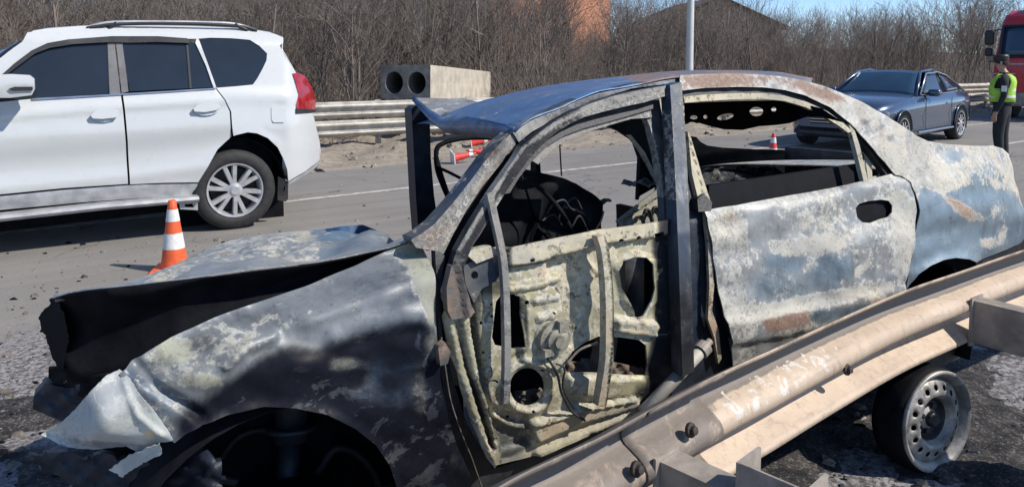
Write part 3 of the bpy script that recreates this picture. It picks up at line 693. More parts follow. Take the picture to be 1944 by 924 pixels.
panel(BF,car,'torn_wing_lip',lip,lambda px,py: BF.C(px,py,np.interp(px,[200,305],[.72,.86])),M['pale'],step=7,th=.004,jag=1.,st=stains((.0,.9,-.2,.1)))
panel(BF,car,'hood_torn_edge',[(618,438),(650,433),(690,430),(715,440),(728,460),(700,467),(660,468),(625,470),(628,452)],lambda px,py: BF.C(px,py-3,-.14+.05*np.sin((px-620)/18.)),M['roof'],step=6,th=.01,st=stains((.25,-.2,1.0,-.2)))
# --- bumper remains and crushed nose pieces
def nose_y(a,b,x0,x1): return lambda px,py: BF.C(px,py,np.interp(px,[x0,x1],[a,b])+.015*np.sin(px/9.)*np.sin(py/7.))
panel(BF,car,'bumper_remains',[(55,862),(105,858),(160,866),(205,866),(262,882),(310,868),(380,848),(420,880),(430,960),(250,990),(140,960),(130,915),(80,890)],nose_y(.38,.78,50,400),M['sootblue'],step=12,th=.02,jag=4)
panel(BF,car,'radiator_support',[(85,728),(160,742),(205,728),(170,762),(140,797),(120,800),(62,776),(64,752)],nose_y(.34,.52,60,200),M['sootblue'],step=9,th=.05)
panel(BF,car,'latch_panel',[(92,700),(112,698),(150,720),(235,706),(200,732),(172,758),(150,752),(140,735),(112,738),(92,716)],nose_y(.35,.6,80,230),M['soot'],holes=[[(118,726),(126,722),(130,728),(120,733)],[(143,730),(152,728),(150,748),(143,746)]],step=7,th=.02)
# --- hood : crumpled sheet, near edge high above the wing
near=[(100,566),(125,557),(160,551),(200,546),(250,541),(300,535),(360,528),(420,520),(480,512),(540,505),(600,498),(650,489),(700,478),(740,470),(782,455)]
far_=[(108,562),(150,553),(195,545),(240,538),(290,519),(330,503),(370,484),(405,468),(440,456),(480,449),(520,444),(560,440),(600,437),(640,433),(690,430),(715,440),(730,462)]
NR=46; nr=BF.C(*resamp(near,NR).T,np.interp(np.linspace(0,1,NR),[0,.15,1],[.5,.6,.68])); fp=resamp(far_,NR)
fr_=BF.C(*fp.T,np.interp(np.linspace(0,1,NR),[0,.1,.35,1],[.48,.28,-.15,-.32]))
rows=[];st=[];NC=26;rg=np.random.default_rng(4)
for i in range(NR):
    a=nr[i];b=fr_[i];row=[]
    for j in range(NC):
        t=j/(NC-1); p=a+(b-a)*t; tt=i/NR
        w=math.sin(math.pi*t)
        dip=w*(-.02+.022*math.sin(tt*13+t*6)+.010*math.sin(tt*29-t*13)+.008*math.sin(t*22+tt*5))
        if j: p[2]+=dip*(.35+tt)
        row.append(p); 
        blue=.9 if (tt>.72 and t>.55) else .25
        st.append((-.2 if tt<.8 else .05,.45 if .25<tt<.75 and t>.3 else .15,blue,.12))
    rows.append(row)
# beyond the crest the sheet falls away to the far wing
for i in range(NR):
    b=fr_[i]
    for k,(dy,dz) in enumerate(((.12,.035),(.26,.12))): rows[i].append(b+np.array([.02*k,-dy*(.5+i/NR),-dz])); st.insert((i*(NC+2))+NC+k,(.3,.2,.4,.2))
hood=loft('hood',[[BF.W(p) for p in r] for r in rows],M['roof_h'] if 'roof_h' in M else M['roof'],car,.003,st)
# folded black flank of the hood, from its raised edge down behind the wing
NF=NR; low=[(104,604),(108,640),(110,668),(116,698),(150,728),(190,724),(235,706),(290,672),(360,640),(430,612),(520,584),(600,554),(680,524),(740,496),(790,468)]
lo=BF.C(*resamp(low,NF).T,np.interp(np.linspace(0,1,NF),[0,.2,.4,1],[.42,.5,.6,.62]))
rows=[]
for i in range(NF):
    a=nr[i]+np.array([0,0,-.004]); b=lo[i]; r=[]
    for j in range(9):
        t=j/8; p=a+(b-a)*t; p[1]-=.05*math.sin(math.pi*t); p[2]+=.012*math.sin(i*.35+t*5)*math.sin(math.pi*t); r.append(BF.W(p))
    rows.append(r)
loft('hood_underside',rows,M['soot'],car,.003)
tip=[(100,566),(88,580),(76,602),(74,614),(90,650),(108,694),(120,700),(130,640),(122,590)]
panel(BF,car,'hood_nose_fold',tip,lambda px,py: BF.C(px,py,np.interp(px,[70,130],[.36,.5])),M['soot'],step=8,th=.01,jag=2.2)
# engine bay and wheel arch
mb=MB()
def bx(m,c,d,mi=0,bev=0): 
    k=len(m.v); m.box((0,0,0),d,0,mi,bev=bev); 
    for i in range(k,len(m.v)): m.v[i]=tuple(BF.W(np.array([m.v[i][0]+c[0],-m.v[i][1]*-1*1+c[1],m.v[i][2]+c[2]])))
bx(mb,(1.05,.3,.42),(.8,.4,.45)); mb.build('engine_block',M['soot'],car)
mb=MB(); bx(mb,(1.33,.33,.5),(.05,.78,.7)); mb.build('firewall',M['soot'],car)
mb=MB(); bx(mb,(2.5,0,.12),(2.6,1.45,.06)); mb.build('floor_pan',M['char'],car)
# arch liner
rows=[]
for a in np.linspace(-10,190,22):
    r=[]
    for l in(.80,.7,.55,.42): 
        rr=.37-.02*(l<.5); r.append(BF.W((.83-rr*1.02*math.cos(R_(a)),l,.27+rr*math.sin(R_(a)))))
    rows.append(r)
loft('arch_liner',rows,M['soot'],car,.004)
mb=MB(); bx(mb,(.83,.44,.3),(.8,.02,.75)); mb.build('inner_wing',M['char'],car)
mb=MB(); mb.tube([BF.W((.86,.6,.2)),BF.W((.9,.56,.45))],.03,12); mb.tube([BF.W((.9,.56,.44)),BF.W((.93,.52,.75))],.045,12); mb.lathe([(0,.04),(0,.07),(.012,.07),(.012,.04)],BF.W((.905,.555,.47)),BF.W((.93,.52,.75))-BF.W((.9,.56,.44)),20); mb.build('suspension_strut',plain('burnt_strut',(.03,.042,.06),.5,.2,.5,12),car,smooth=True)
mb=MB(); c=BF.W((.83,.66,.16)); ax=BF.W((0,1,0))-BF.W((0,0,0)); mb.lathe([(-.03,.0),(-.03,.13),(.0,.13),(.0,.07),(.05,.065),(.06,0)],c,ax,24); mb.build('brake_disc',M['sootblue'],car)
mb=MB(); mb.lathe([(-.2,.0),(-.2,.25),(-.17,.28),(-.03,.285),(.0,.26),(.0,.19),(-.05,.17),(-.05,0)],BF.W((.83,.80,.10)),ax,32); mb.build('front_wheel',M['soot'],car,smooth=True)
for pl,y in (([(420,870),(450,830),(500,815),(560,830)],.5),([(600,900),(640,850),(690,870),(720,920)],.55),([(380,860),(400,900),(450,915)],.62)):
    m_=MB(); m_.tube([BF.W(BF.C(a,b,y)) for a,b in spl(pl,6)],.012,8); m_.build('burnt_hose',M['char'],car,smooth=True)
# --- A pillar, roof rail and door frame (near side)
pillar=[(790,470),(780,455),(800,444),(825,425),(860,385),(892,345),(925,300),(955,266),(974,252),(985,258),(978,275),(950,312),(915,355),(885,400),(860,445),(842,482),(828,476)]
panel(BF,car,'windscreen_pillar',pillar,off_y(-.03),FR_,step=7,th=.07,st=stains((.25,.25,.15,.35),[(('l',[(980,255),(905,350),(850,440),(835,475)],5,5),(.0,.75,0,.1)),(('p',[(790,470),(800,444),(860,400),(880,420),(840,480)],12),(.0,.45,.1,.6)),(('l',[(915,312),(870,372)],9,6),(.2,.2,.6,.1))]))
gap=[(842,486),(860,445),(885,400),(915,355),(950,312),(978,275),(1010,250),(1060,222),(1121,192),(1200,168),(1291,156),(1291,164),(1200,178),(1121,205),(1060,240),(1010,272),(975,305),(930,365),(895,420),(866,480),(850,540),(846,620),(836,560)]
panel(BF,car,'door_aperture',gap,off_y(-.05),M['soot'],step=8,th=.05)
# roof rail between door gap and roof
rail=[(974,252),(1000,232),(1040,212),(1090,190),(1140,174),(1200,160),(1291,146),(1291,156),(1200,168),(1121,192),(1060,222),(1010,250),(985,270)]
panel(BF,car,'roof_rail',rail,off_y(-.02),FR_,step=7,th=.05,st=stains((.4,.1,.6,.3),[(('e',1200,160,90,14,.9),(.3,.1,.8,0))]))
# door : outer frame strip, upper frame, rear upright
dframe_o=[(848,545),(856,510),(867,475),(892,430),(932,366),(975,305),(992,276),(1020,254),(1053,230),(1085,212),(1121,197),(1160,184),(1200,174),(1290,158)]
dframe_i=[(1283,178),(1250,186),(1225,194),(1197,200),(1150,211),(1110,222),(1080,236),(1055,252),(1030,274),(1005,302),(980,335),(958,368),(938,400),(915,440),(895,470),(880,510),(872,545)]
fr_st=stains((.95,.0,.2,.1),[(('l',[(870,478),(932,372),(992,282),(1053,236),(1121,203),(1200,180),(1285,166)],4,3),(.0,.85,0,.1)),(('p',[(1100,190),(1300,150),(1300,200),(1100,230)],10),(.35,.15,.3,0)),(('l',[(1110,214),(1197,196),(1250,184)],3,3),(.0,.7,.0,.1)),(('l',[(905,470),(935,420),(950,380)],8,8),(.1,.6,0,.3))])  # pale lines put the lit frame edges into the colour
door=bpy.data.objects.new('front_door',None); COL.objects.link(door); door.parent=car
panel(BF,car,'window_frame',dframe_o+dframe_i,door_y,FR_,step=6,th=.03,st=fr_st,parent=door)
inner_o=[(1010,305),(1040,276),(1072,256),(1110,242),(1150,231),(1197,218),(1222,212),(1234,205),(1238,222),(1228,224),(1197,226),(1150,240),(1110,252),(1075,266),(1045,287),(1022,312)]
panel(BF,car,'frame_lip',inner_o,lambda x,z,px,py: door_y(x,z,px,py)-.04,FR_,step=5,th=.01,st=stains((.0,.65,.0,.15)),parent=door)
# dark band between lip and frame
band=[(958,368),(980,335),(1005,302),(1030,274),(1055,252),(1080,236),(1110,222),(1150,211),(1197,200),(1240,190),(1240,206),(1197,219),(1150,232),(1110,243),(1072,257),(1040,277),(1010,306),(985,338),(968,366)]
panel(BF,car,'frame_channel',band,lambda x,z,px,py: door_y(x,z,px,py)-.03,M['char'],step=7,th=.02,parent=door)
up1=[(1222,214),(1238,196),(1252,190),(1262,250),(1272,330),(1276,430),(1270,440),(1262,420),(1258,360),(1246,290),(1234,240)]
panel(BF,car,'inner_upright',up1,lambda x,z,px,py: door_y(x,z,px,py)-.05,FR_,step=6,th=.03,st=stains((.55,.05,.4,0),[(('l',[(1228,218),(1244,290),(1258,372)],2.5,2.5),(.0,.7,0,0))]),parent=door)
strp=[(1250,190),(1262,184),(1272,220),(1280,280),(1280,340),(1272,300),(1262,240)]
panel(BF,car,'pillar_trim_strip',strp,lambda x,z,px,py: body_y(x,z)-.06,PR_,step=6,th=.01,st=stains((-.2,.9,-.2,0)))
postp=[(1272,162),(1294,156),(1299,230),(1304,300),(1308,400),(1312,500),(1316,620),(1318,705),(1296,715),(1292,600),(1288,480),(1284,380),(1279,280),(1275,210)]
panel(BF,car,'rear_upright',postp,lambda x,z,px,py: door_y(x,z,px,py)+.02,M['upr'] if 'upr' in M else burnt('scorched_blue_upright',steel=(.05,.055,.06),ash=(.2,.2,.19),blue=(.022,.045,.085),rust=(.1,.06,.04),metal=.1,rough=.55,bs=.15,spk=.5),step=6,th=.05,st=stains((.25,.0,.85,.0),[(('l',[(1292,160),(1303,330),(1310,500)],3,3),(.1,.3,.4,0)),(('l',[(1276,210),(1284,380)],2,2),(.1,.4,.3,0)),(('e',1305,620,30,90,.8),(.8,0,.3,0))]),parent=door)
# --- door inner panel
dout=[(866,484),(905,474),(961,467),(1050,449),(1135,433),(1214,423),(1272,413),(1280,440),(1282,560),(1278,690),(1262,752),(1225,778),(1191,799),(1101,826),(1017,864),(934,884),(922,866),(893,802),(871,735),(850,660),(840,600),(838,550),(848,520),(856,500)]
H1=[(942,572),(950,561),(975,558),(985,563),(985,592),(988,625),(992,655),(975,662),(940,655),(934,640),(938,600)]
HS=ell(1000,733,33,36,26)
H3=[(1070,706),(1072,688),(1084,668),(1110,650),(1135,638),(1180,640),(1214,645),(1226,655),(1229,690),(1225,712),(1190,712),(1140,708)]
H4=[(1170,512),(1180,494),(1200,486),(1222,487),(1235,500),(1238,545),(1232,570),(1216,598),(1205,602),(1192,574),(1176,545)]
SL=[(1232,441),(1250,437),(1253,447),(1236,452)]
small=[(1104,467,5),(1003,490,5),(994,571,4.5),(1171,456,6),(1204,450,5),(902,522,7),(914,613,3.5),(934,600,3),(933,578,3),(1027,700,3.5),(1008,778,3.5),(968,794,3.5),(918,669,3),(1093,622,2.5),(1043,590,2.5),(1236,450,2.5),(943,724,2.5),(1060,560,2.5)]
holes=[H1,HS,H3,H4,SL]+[ell(a,b,r,r,8) for a,b,r in small]
def door_rel(px,py):
    R=[(('p',[(960,462),(1275,408),(1275,445),(1140,462),(1000,500),(960,505)],4),.018),
       (('p',[(965,505),(1010,498),(1040,492),(1040,545),(1000,556),(968,556)],6),.0),
       (('p',[(1040,486),(1090,478),(1096,530),(1098,590),(1080,640),(1066,600),(1062,556),(1040,540)],7),-.014),
       (('p',[(985,560),(1050,548),(1068,560),(1066,640),(1085,660),(1060,705),(1010,690),(985,680)],6),.014),
       (('l',[(1010,566),(1050,558)],7,3),.008),(('l',[(965,548),(1010,540),(1060,530)],7,4),.012),
       (('l',[(1018,600),(1044,594)],6,2),.007),
       (('e',1000,733,50,52,.25),.014),(('e',1000,733,40,42,.15),-.012),
       (('p',[(848,520),(866,500),(884,600),(905,720),(935,800),(950,850),(932,885),(893,802),(860,700),(838,580)],4),.022),
       (('l',[(862,600),(880,690),(905,770),(928,840)],5,3),-.014),(('l',[(892,560),(905,660),(925,760),(938,830)],4,3),-.02),
       (('p',[(1000,800),(1100,770),(1200,750),(1215,768),(1100,800),(1015,838)],4),.016),(('l',[(1020,858),(1100,822),(1215,775)],6,3),.014),
       (('l',[(1015,800),(1100,772),(1200,752)],3,2),.008),
       (('p',[(1165,505),(1200,478),(1245,490),(1245,570),(1215,612),(1180,570)],6),.01),
       (('p',[(1075,712),(1140,716),(1225,716),(1220,745),(1140,756),(1078,745)],4),.01),
       (('l',[(1170,608),(1240,618)],8,4),.014),(('l',[(1172,624),(1240,632)],6,3),.012),
       (('p',[(925,765),(1000,790),(1010,840),(940,855)],6),-.01),(('l',[(940,790),(965,806),(1000,812)],4,3),.012),
       (('l',[(1098,480),(1135,520)],3,2),.006),(('l',[(1100,560),(1140,500)],3,2),.006)]
    h=np.zeros(len(px))
    for sh,v in R: h+=weight(px,py,(*sh[:-1],sh[-1]*(.6 if sh[0]!='e' else .8)))*v*1.35
    return h+.0015*np.sin(px/11)*np.sin(py/9)
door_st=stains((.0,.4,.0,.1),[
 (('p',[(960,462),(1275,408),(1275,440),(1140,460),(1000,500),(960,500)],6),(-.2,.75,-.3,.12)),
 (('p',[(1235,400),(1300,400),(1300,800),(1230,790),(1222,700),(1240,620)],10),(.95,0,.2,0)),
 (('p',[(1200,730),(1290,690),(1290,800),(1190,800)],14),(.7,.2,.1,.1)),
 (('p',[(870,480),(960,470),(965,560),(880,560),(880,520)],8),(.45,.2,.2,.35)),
 (('p',[(885,560),(915,540),(915,640),(920,760),(900,720)],7),(.75,.0,.7,.1)),  # gap beside the flange: shade painted through the soot channel
 (('l',[(858,612),(880,690),(908,775),(930,842)],5,3),(.75,.1,.3,.2)),(('l',[(990,560),(995,660),(965,680)],4,4),(.6,.2,.3,.2)),(('l',[(1062,552),(1070,600),(1080,650)],5,4),(.6,.2,.2,.2)),(('l',[(965,505),(1060,492)],4,3),(.5,.2,.2,.3)),(('e',1060,668,30,16,.7),(.7,.1,.3,.1)),  # dark lines along flange and pressings are painted shade
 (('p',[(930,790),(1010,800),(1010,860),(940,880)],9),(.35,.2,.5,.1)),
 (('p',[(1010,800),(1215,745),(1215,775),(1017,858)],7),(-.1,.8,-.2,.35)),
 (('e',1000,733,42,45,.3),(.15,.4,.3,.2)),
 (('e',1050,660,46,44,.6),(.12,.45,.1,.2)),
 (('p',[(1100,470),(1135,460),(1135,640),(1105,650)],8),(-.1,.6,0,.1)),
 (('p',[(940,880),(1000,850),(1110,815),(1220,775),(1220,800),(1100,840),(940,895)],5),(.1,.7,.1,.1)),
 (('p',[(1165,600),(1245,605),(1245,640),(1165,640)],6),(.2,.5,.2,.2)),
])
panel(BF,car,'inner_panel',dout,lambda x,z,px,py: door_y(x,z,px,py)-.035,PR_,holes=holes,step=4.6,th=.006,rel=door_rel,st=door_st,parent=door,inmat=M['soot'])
# parts on the door
def dpt(px,py,o=0):
    x=np.array([float(px)]); y=np.array([float(py)]); p=BF.solve(x,y,lambda a,b,c,d: door_y(a,b,c,d)+o); return p[0]
axn=BF.W((0,1,0))-BF.W((0,0,0))
mb=MB(); c=BF.W(dpt(1048,640,-.02)); mb.lathe([(-.02,.0),(-.02,.058),(.0,.058),(.004,.05),(.02,.05),(.024,.034),(.036,.034),(.04,.018),(.05,.018),(.05,0)],c,axn,20)
mb.box(tuple(BF.W(dpt(1068,618,.012))),(.03,.02,.03),R_(29)); mb.box(tuple(BF.W(dpt(1040,668,.01))),(.03,.02,.02),R_(29)); mb.build('window_motor',plain('dusty_motor_metal',(.3,.28,.22),.6,.1,.5,30,.4),car if False else door)
def strip_obj(name,pl,w,o,mat,parent,th=.018,st=None,wend=None):
    P_=spl(pl,5); P_=np.array(P_); t=np.gradient(P_,axis=0); t/=np.linalg.norm(t,axis=1)[:,None]; nn=np.stack([-t[:,1],t[:,0]],1); ww=np.linspace(w,wend or w,len(P_))[:,None]/2
    outl=[tuple(p) for p in P_+nn*ww]+[tuple(p) for p in (P_-nn*ww)[::-1]]
    return panel(BF,car,name,outl,lambda x,z,px,py: door_y(x,z,px,py)+o,mat,step=5,th=th,st=st,parent=parent)
cream=stains((.0,.55,.0,.4))
strip_obj('window_channel',[(931,368),(940,410),(950,455),(958,500),(962,560),(964,640),(964,700),(962,766)],12,.02,FR_,door,.02,stains((.0,.62,.05,.25)))
strip_obj('window_channel',[(1141,448),(1150,480),(1156,540),(1158,600),(1157,680),(1150,730),(1143,772)],15,.035,PR_,door,.03,stains((.0,.55,.0,.35),[(('l',[(1150,450),(1164,540),(1165,640),(1152,772)],3,2),(.8,0,0,.2))]))
panel(BF,car,'mirror_plate',[(880,505),(905,490),(950,478),(950,520),(940,535),(915,548),(900,575),(884,540)],lambda x,z,px,py: door_y(x,z,px,py)-.015,FR_,holes=[ell(901,522,7,8,10)],step=6,th=.01,st=stains((.25,.2,.3,.4)),parent=door)
panel(BF,car,'mirror_bracket',[(884,482),(900,472),(930,466),(945,474),(946,484),(905,500),(896,492)],lambda x,z,px,py: door_y(x,z,px,py)+.0,PR_,step=5,th=.02,st=stains((.1,.6,0,.4)),parent=door)
panel(BF,car,'hinge_cover',[(857,506),(872,502),(880,540),(890,570),(902,592),(885,603),(858,606),(850,590),(848,545)],lambda x,z,px,py: door_y(x,z,px,py)+.012,FR_,step=6,th=.03,rel=relief([(('l',[(872,505),(882,550),(890,600)],6,3),.012)]),st=stains((.15,.15,.1,.75)),parent=door)
panel(BF,car,'door_hinge',[(832,660),(846,650),(856,668),(850,690),(836,694)],lambda x,z,px,py: door_y(x,z,px,py)+.004,FR_,step=6,th=.03,st=stains((.1,.3,0,.7)),parent=door)
def cable(name,pl,r,o,mat,par):
    q=spl(pl,6); p=[BF.W(dpt(a,b,o)) for a,b in q]; m=MB(); m.tube(p,r,6); return m.build(name,mat,par,smooth=True)
cable('wire',[(1040,680),(1058,710),(1066,745),(1085,780),(1110,797)],.004,.0,M['char'],door)
cable('wire',[(1056,690),(1072,700),(1068,735),(1090,775)],.003,.0,M['char'],door)
cable('wire',[(914,700),(930,694),(934,712),(925,720),(942,722)],.0025,-.005,M['char'],door)
cable('lock_rod',[(1076,690),(1100,664),(1135,650)],.004,.0,M['springs'],door)
panel(BF,car,'seat_side',[(1160,470),(1250,470),(1250,640),(1160,640)],lambda px,py: BF.C(px,py,.62+.05*np.sin((px-1160)/90*math.pi)),FR_,step=10,th=.05,st=stains((.2,.1,.6,.2),[(('p',[(1205,520),(1240,500),(1240,580),(1215,575)],6),(.0,.1,0,.95)),(('e',1190,560,20,40,.8),(.9,0,0,0))]))
panel(BF,car,'speaker_remains',[(975,745),(1030,738),(1034,772),(978,776)],lambda px,py: BF.C(px,py,.74+0*px),M['springs'],step=7,th=.01,rel=lambda px,py:.01*np.sin(px/3)*np.sin(py/4))
panel(BF,car,'burnt_trim_debris',[(1075,690),(1130,680),(1226,700),(1226,730),(1075,725)],lambda px,py: BF.C(px,py,.70+0*px),FR_,step=7,th=.01,rel=lambda px,py:.015*np.sin(px/4)*np.sin(py/5),st=stains((.2,.3,0,.7)))
# dark backing inside the door
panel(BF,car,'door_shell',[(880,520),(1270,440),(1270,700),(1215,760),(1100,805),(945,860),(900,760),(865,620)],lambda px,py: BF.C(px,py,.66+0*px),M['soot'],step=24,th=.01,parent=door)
# sill and gap between wing and door
panel(BF,car,'hinge_post',[(826,470),(845,486),(836,560),(840,640),(860,720),(885,800),(935,890),(1000,870),(1110,830),(1230,785),(1300,745),(1400,715),(1400,775),(1240,830),(1060,905),(960,945),(905,1010),(870,900),(850,800),(836,700)],off_y(-.03),M['char'],step=12,th=.03)
cable('wing_edge_trim',[(838,640),(846,700),(856,760),(874,815),(896,870),(915,925)],.002,-.03,M['springs'],car)
# --- B pillar
bp=[(1276,410),(1300,300),(1306,250),(1314,290),(1326,340),(1340,395),(1352,470),(1368,560),(1382,640),(1394,705),(1398,760),(1290,770),(1272,740),(1280,560)]
panel(BF,car,'centre_pillar',bp,off_y(-.035),M['bpil'] if 'bpil' in M else M['sootblue'],step=9,th=.06,rel=relief([(('l',[(1318,420),(1316,560),(1310,700)],5,3),.008),(('l',[(1345,440),(1350,560),(1360,660)],8,5),.01),(('e',1335,560,10,60,.6),-.01)]))
panel(BF,car,'pillar_edge_seal',[(1338,406),(1346,402),(1352,470),(1356,540),(1352,590),(1364,625),(1370,680),(1364,690),(1356,640),(1344,605),(1347,540),(1344,470)],off_y(-.01),PR_,step=6,th=.012,st=stains((.15,.5,.1,.45)))
panel(BF,car,'pillar_light_edge',[(1306,250),(1312,262),(1332,330),(1350,385),(1346,396),(1326,380),(1314,330)],off_y(-.015),PR_,step=6,th=.02,st=stains((-.1,.9,-.2,0),[(('l',[(1308,260),(1336,370)],2,2),(.8,0,0,0))]))
panel(BF,car,'belt_lock',[(1324,378),(1338,368),(1352,384),(1350,400),(1326,402)],off_y(.0),M['char'],step=6,th=.03)
# --- rear door
rdo=[(1340,400),(1400,391),(1500,373),(1580,358),(1640,345),(1697,331),(1716,336),(1728,348),(1736,368),(1740,400),(1739,430),(1735,465),(1727,510),(1715,545),(1700,580),(1690,640),(1560,700),(1400,765),(1396,705),(1384,640),(1368,560),(1354,470)]
hnd=[(1631,396),(1638,388),(1655,383),(1680,380),(1694,382),(1700,391),(1699,404),(1692,413),(1672,418),(1655,424),(1643,423),(1634,414)]
def rdoor_rel(px,py):
    mo=line_dist(px,py,[(1385,615),(1480,600),(1600,578),(1700,552)]); below=(py>np.interp(px,[1385,1480,1600,1700],[615,600,578,552]))
    bo=py-np.interp(px,[1385,1480,1600,1700],[615,600,578,552])
    h=.016*np.where(bo>0,sst((46-bo)/14),sst(1+bo/16))-.004*sst((bo-46)/40)
    h-=.014*weight(px,py,('e',1667,402,62,40,.6)); h-=.022*weight(px,py,('e',1500,500,110,70,.95)); h+=.012*weight(px,py,('l',[(1590,540),(1620,480),(1670,440)],18,18))
    h-=.015*weight(px,py,('e',1390,420,26,22,.7))
    h-=.012*(1-sst((py-np.interp(px,[1340,1697],[400,331]))/16))
    return h+.004*np.sin(px/31+py/19)*np.sin(py/27)+.002*np.sin(px/9)*np.sin(py/11)
rdoor_st=stains((-.05,.36,.15,.0),[
 (('p',[(1420,440),(1600,410),(1640,450),(1600,500),(1440,480)],18),(-.1,.3,.1,.0)),
 (('p',[(1450,520),(1560,480),(1640,470),(1650,520),(1560,560),(1430,575)],16),(.24,.2,.5,.0)),
 (('e',1500,500,42,16,.5),(.1,.05,.75,0)),
 (('p',[(1470,465),(1540,450),(1605,450),(1610,490),(1580,512),(1530,520),(1540,490),(1480,480)],12),(-.2,.85,-.1,.0)),
 (('e',1600,505,44,26,.6),(.25,.15,.75,0)),
 (('l',[(1630,520),(1660,480)],6,4),(.0,.9,.1,0)),
 (('p',[(1345,405),(1420,395),(1430,560),(1400,640),(1380,600)],14),(.08,.55,.1,.05)),
 (('e',1385,420,26,14,.6),(.3,.4,0,.4)),
 (('p',[(1380,590),(1480,575),(1690,535),(1690,548),(1480,600),(1384,615)],6),(-.2,.95,-.2,0)),
 (('p',[(1440,606),(1530,590),(1530,612),(1450,632)],5),(.05,.2,.1,.95)),
 (('p',[(1530,592),(1645,572),(1645,592),(1535,615)],5),(.3,.1,.85,0)),
 (('p',[(1648,565),(1674,560),(1674,578),(1648,584)],3),(-.3,1.,0,.55)),
 (('p',[(1440,640),(1690,585),(1690,660),(1500,720),(1440,700)],14),(.18,.25,.0,.05)),
 (('p',[(1385,640),(1430,630),(1440,740),(1398,745)],8),(.12,.5,.2,.1)),
 (('p',[(1700,345),(1740,380),(1738,470),(1715,545),(1690,500),(1700,420)],12),(-.15,.75,-.1,0)),
 (('p',[(1350,398),(1697,328),(1697,345),(1350,416)],5),(.2,.45,.1,.05)),
 (('e',1660,470,36,30,.8),(.0,.35,.1,.0)),
])
rdoor=panel(BF,car,'rear_door',rdo,off_y(.004),B_,holes=[hnd],step=7,th=.004,rel=rdoor_rel,st=rdoor_st,inmat=M['soot'])
panel(BF,car,'handle_recess',[(1622,380),(1706,372),(1708,420),(1630,432)],off_y(-.03),M['soot'],step=14,th=.004,parent=rdoor)
# rear door window frame: dark seal and bright lip
ro=[(1296,172),(1340,167),(1400,165),(1450,166),(1490,171),(1530,182),(1575,203),(1612,232),(1640,262),(1672,298),(1700,332),(1686,336),(1660,300),(1630,266),(1600,238),(1566,215),(1530,198),(1490,188),(1450,184),(1400,184),(1340,188),(1298,192)]
panel(BF,car,'door_seal',ro,off_y(-.02),M['char'],step=6,th=.03,parent=rdoor)
rl=[(1298,184),(1340,180),(1400,177),(1450,177),(1490,182),(1530,193),(1570,211),(1602,234),(1618,250),(1610,252),(1594,240),(1562,219),(1528,203),(1490,192),(1450,188),(1400,188),(1340,192),(1300,195)]
panel(BF,car,'window_lip',rl,off_y(-.005),PR_,step=5,th=.02,st=stains((-.3,.95,-.3,0),[(('l',[(1560,210),(1618,250)],8,4),(.1,.3,.1,.1))]),parent=rdoor)
panel(BF,car,'quarter_light_bar',[(1612,236),(1620,240),(1632,276),(1640,310),(1648,342),(1640,345),(1632,312),(1622,272)],off_y(-.005),PR_,step=5,th=.02,st=stains((-.1,.8,-.2,0)),parent=rdoor)
panel(BF,car,'quarter_light_sheet',[(1640,282),(1652,296),(1668,318),(1678,334),(1648,341)],off_y(-.05),PR_,holes=[[(1655,312),(1664,318),(1670,332),(1656,336)]],step=5,th=.004,st=stains((.1,.8,.1,0)),parent=rdoor)
# inside of the rear door below the window line
panel(BF,car,'inner_trim',[(1346,352),(1500,330),(1640,310),(1650,345),(1500,376),(1346,402)],off_y(-.1),M['soot'],step=14,th=.02,parent=rdoor)
# --- rear quarter with C pillar and roof side
qo=[(1291,156),(1291,143),(1330,141),(1380,140),(1430,141),(1480,145),(1520,152),(1560,162),(1600,177),(1640,196),(1680,218),(1715,240),(1740,258),(1762,268),(1800,274),(1850,277),(1885,277),(1903,282),(1915,292),(1922,312),(1926,336),(1933,365),(1940,395),(1944,425),(1944,452),(1936,462),(1900,478),(1866,492),(1850,497),(1836,491),(1810,488),(1785,492),(1760,504),(1738,520),(1722,540),(1712,556),(1722,530),(1732,490),(1740,440),(1742,400),(1737,365),(1728,346),(1712,334),(1700,332),(1672,298),(1640,262),(1612,232),(1575,203),(1530,182),(1490,171),(1450,166),(1400,165),(1340,167),(1296,172)]
def q_rel(px,py):
    h=-.012*weight(px,py,('e',1830,440,70,30,.9))+.012*weight(px,py,('l',[(1740,400),(1850,400),(1935,410)],24,24))
    h+=.012*(1-sst(line_dist(px,py,[(1712,556),(1738,520),(1760,504),(1785,492),(1810,488),(1836,491),(1850,497)])/12))
    return h+.003*np.sin(px/21+py/13)*np.sin(py/17)+.0015*np.sin(px/6)*np.sin(py/7)
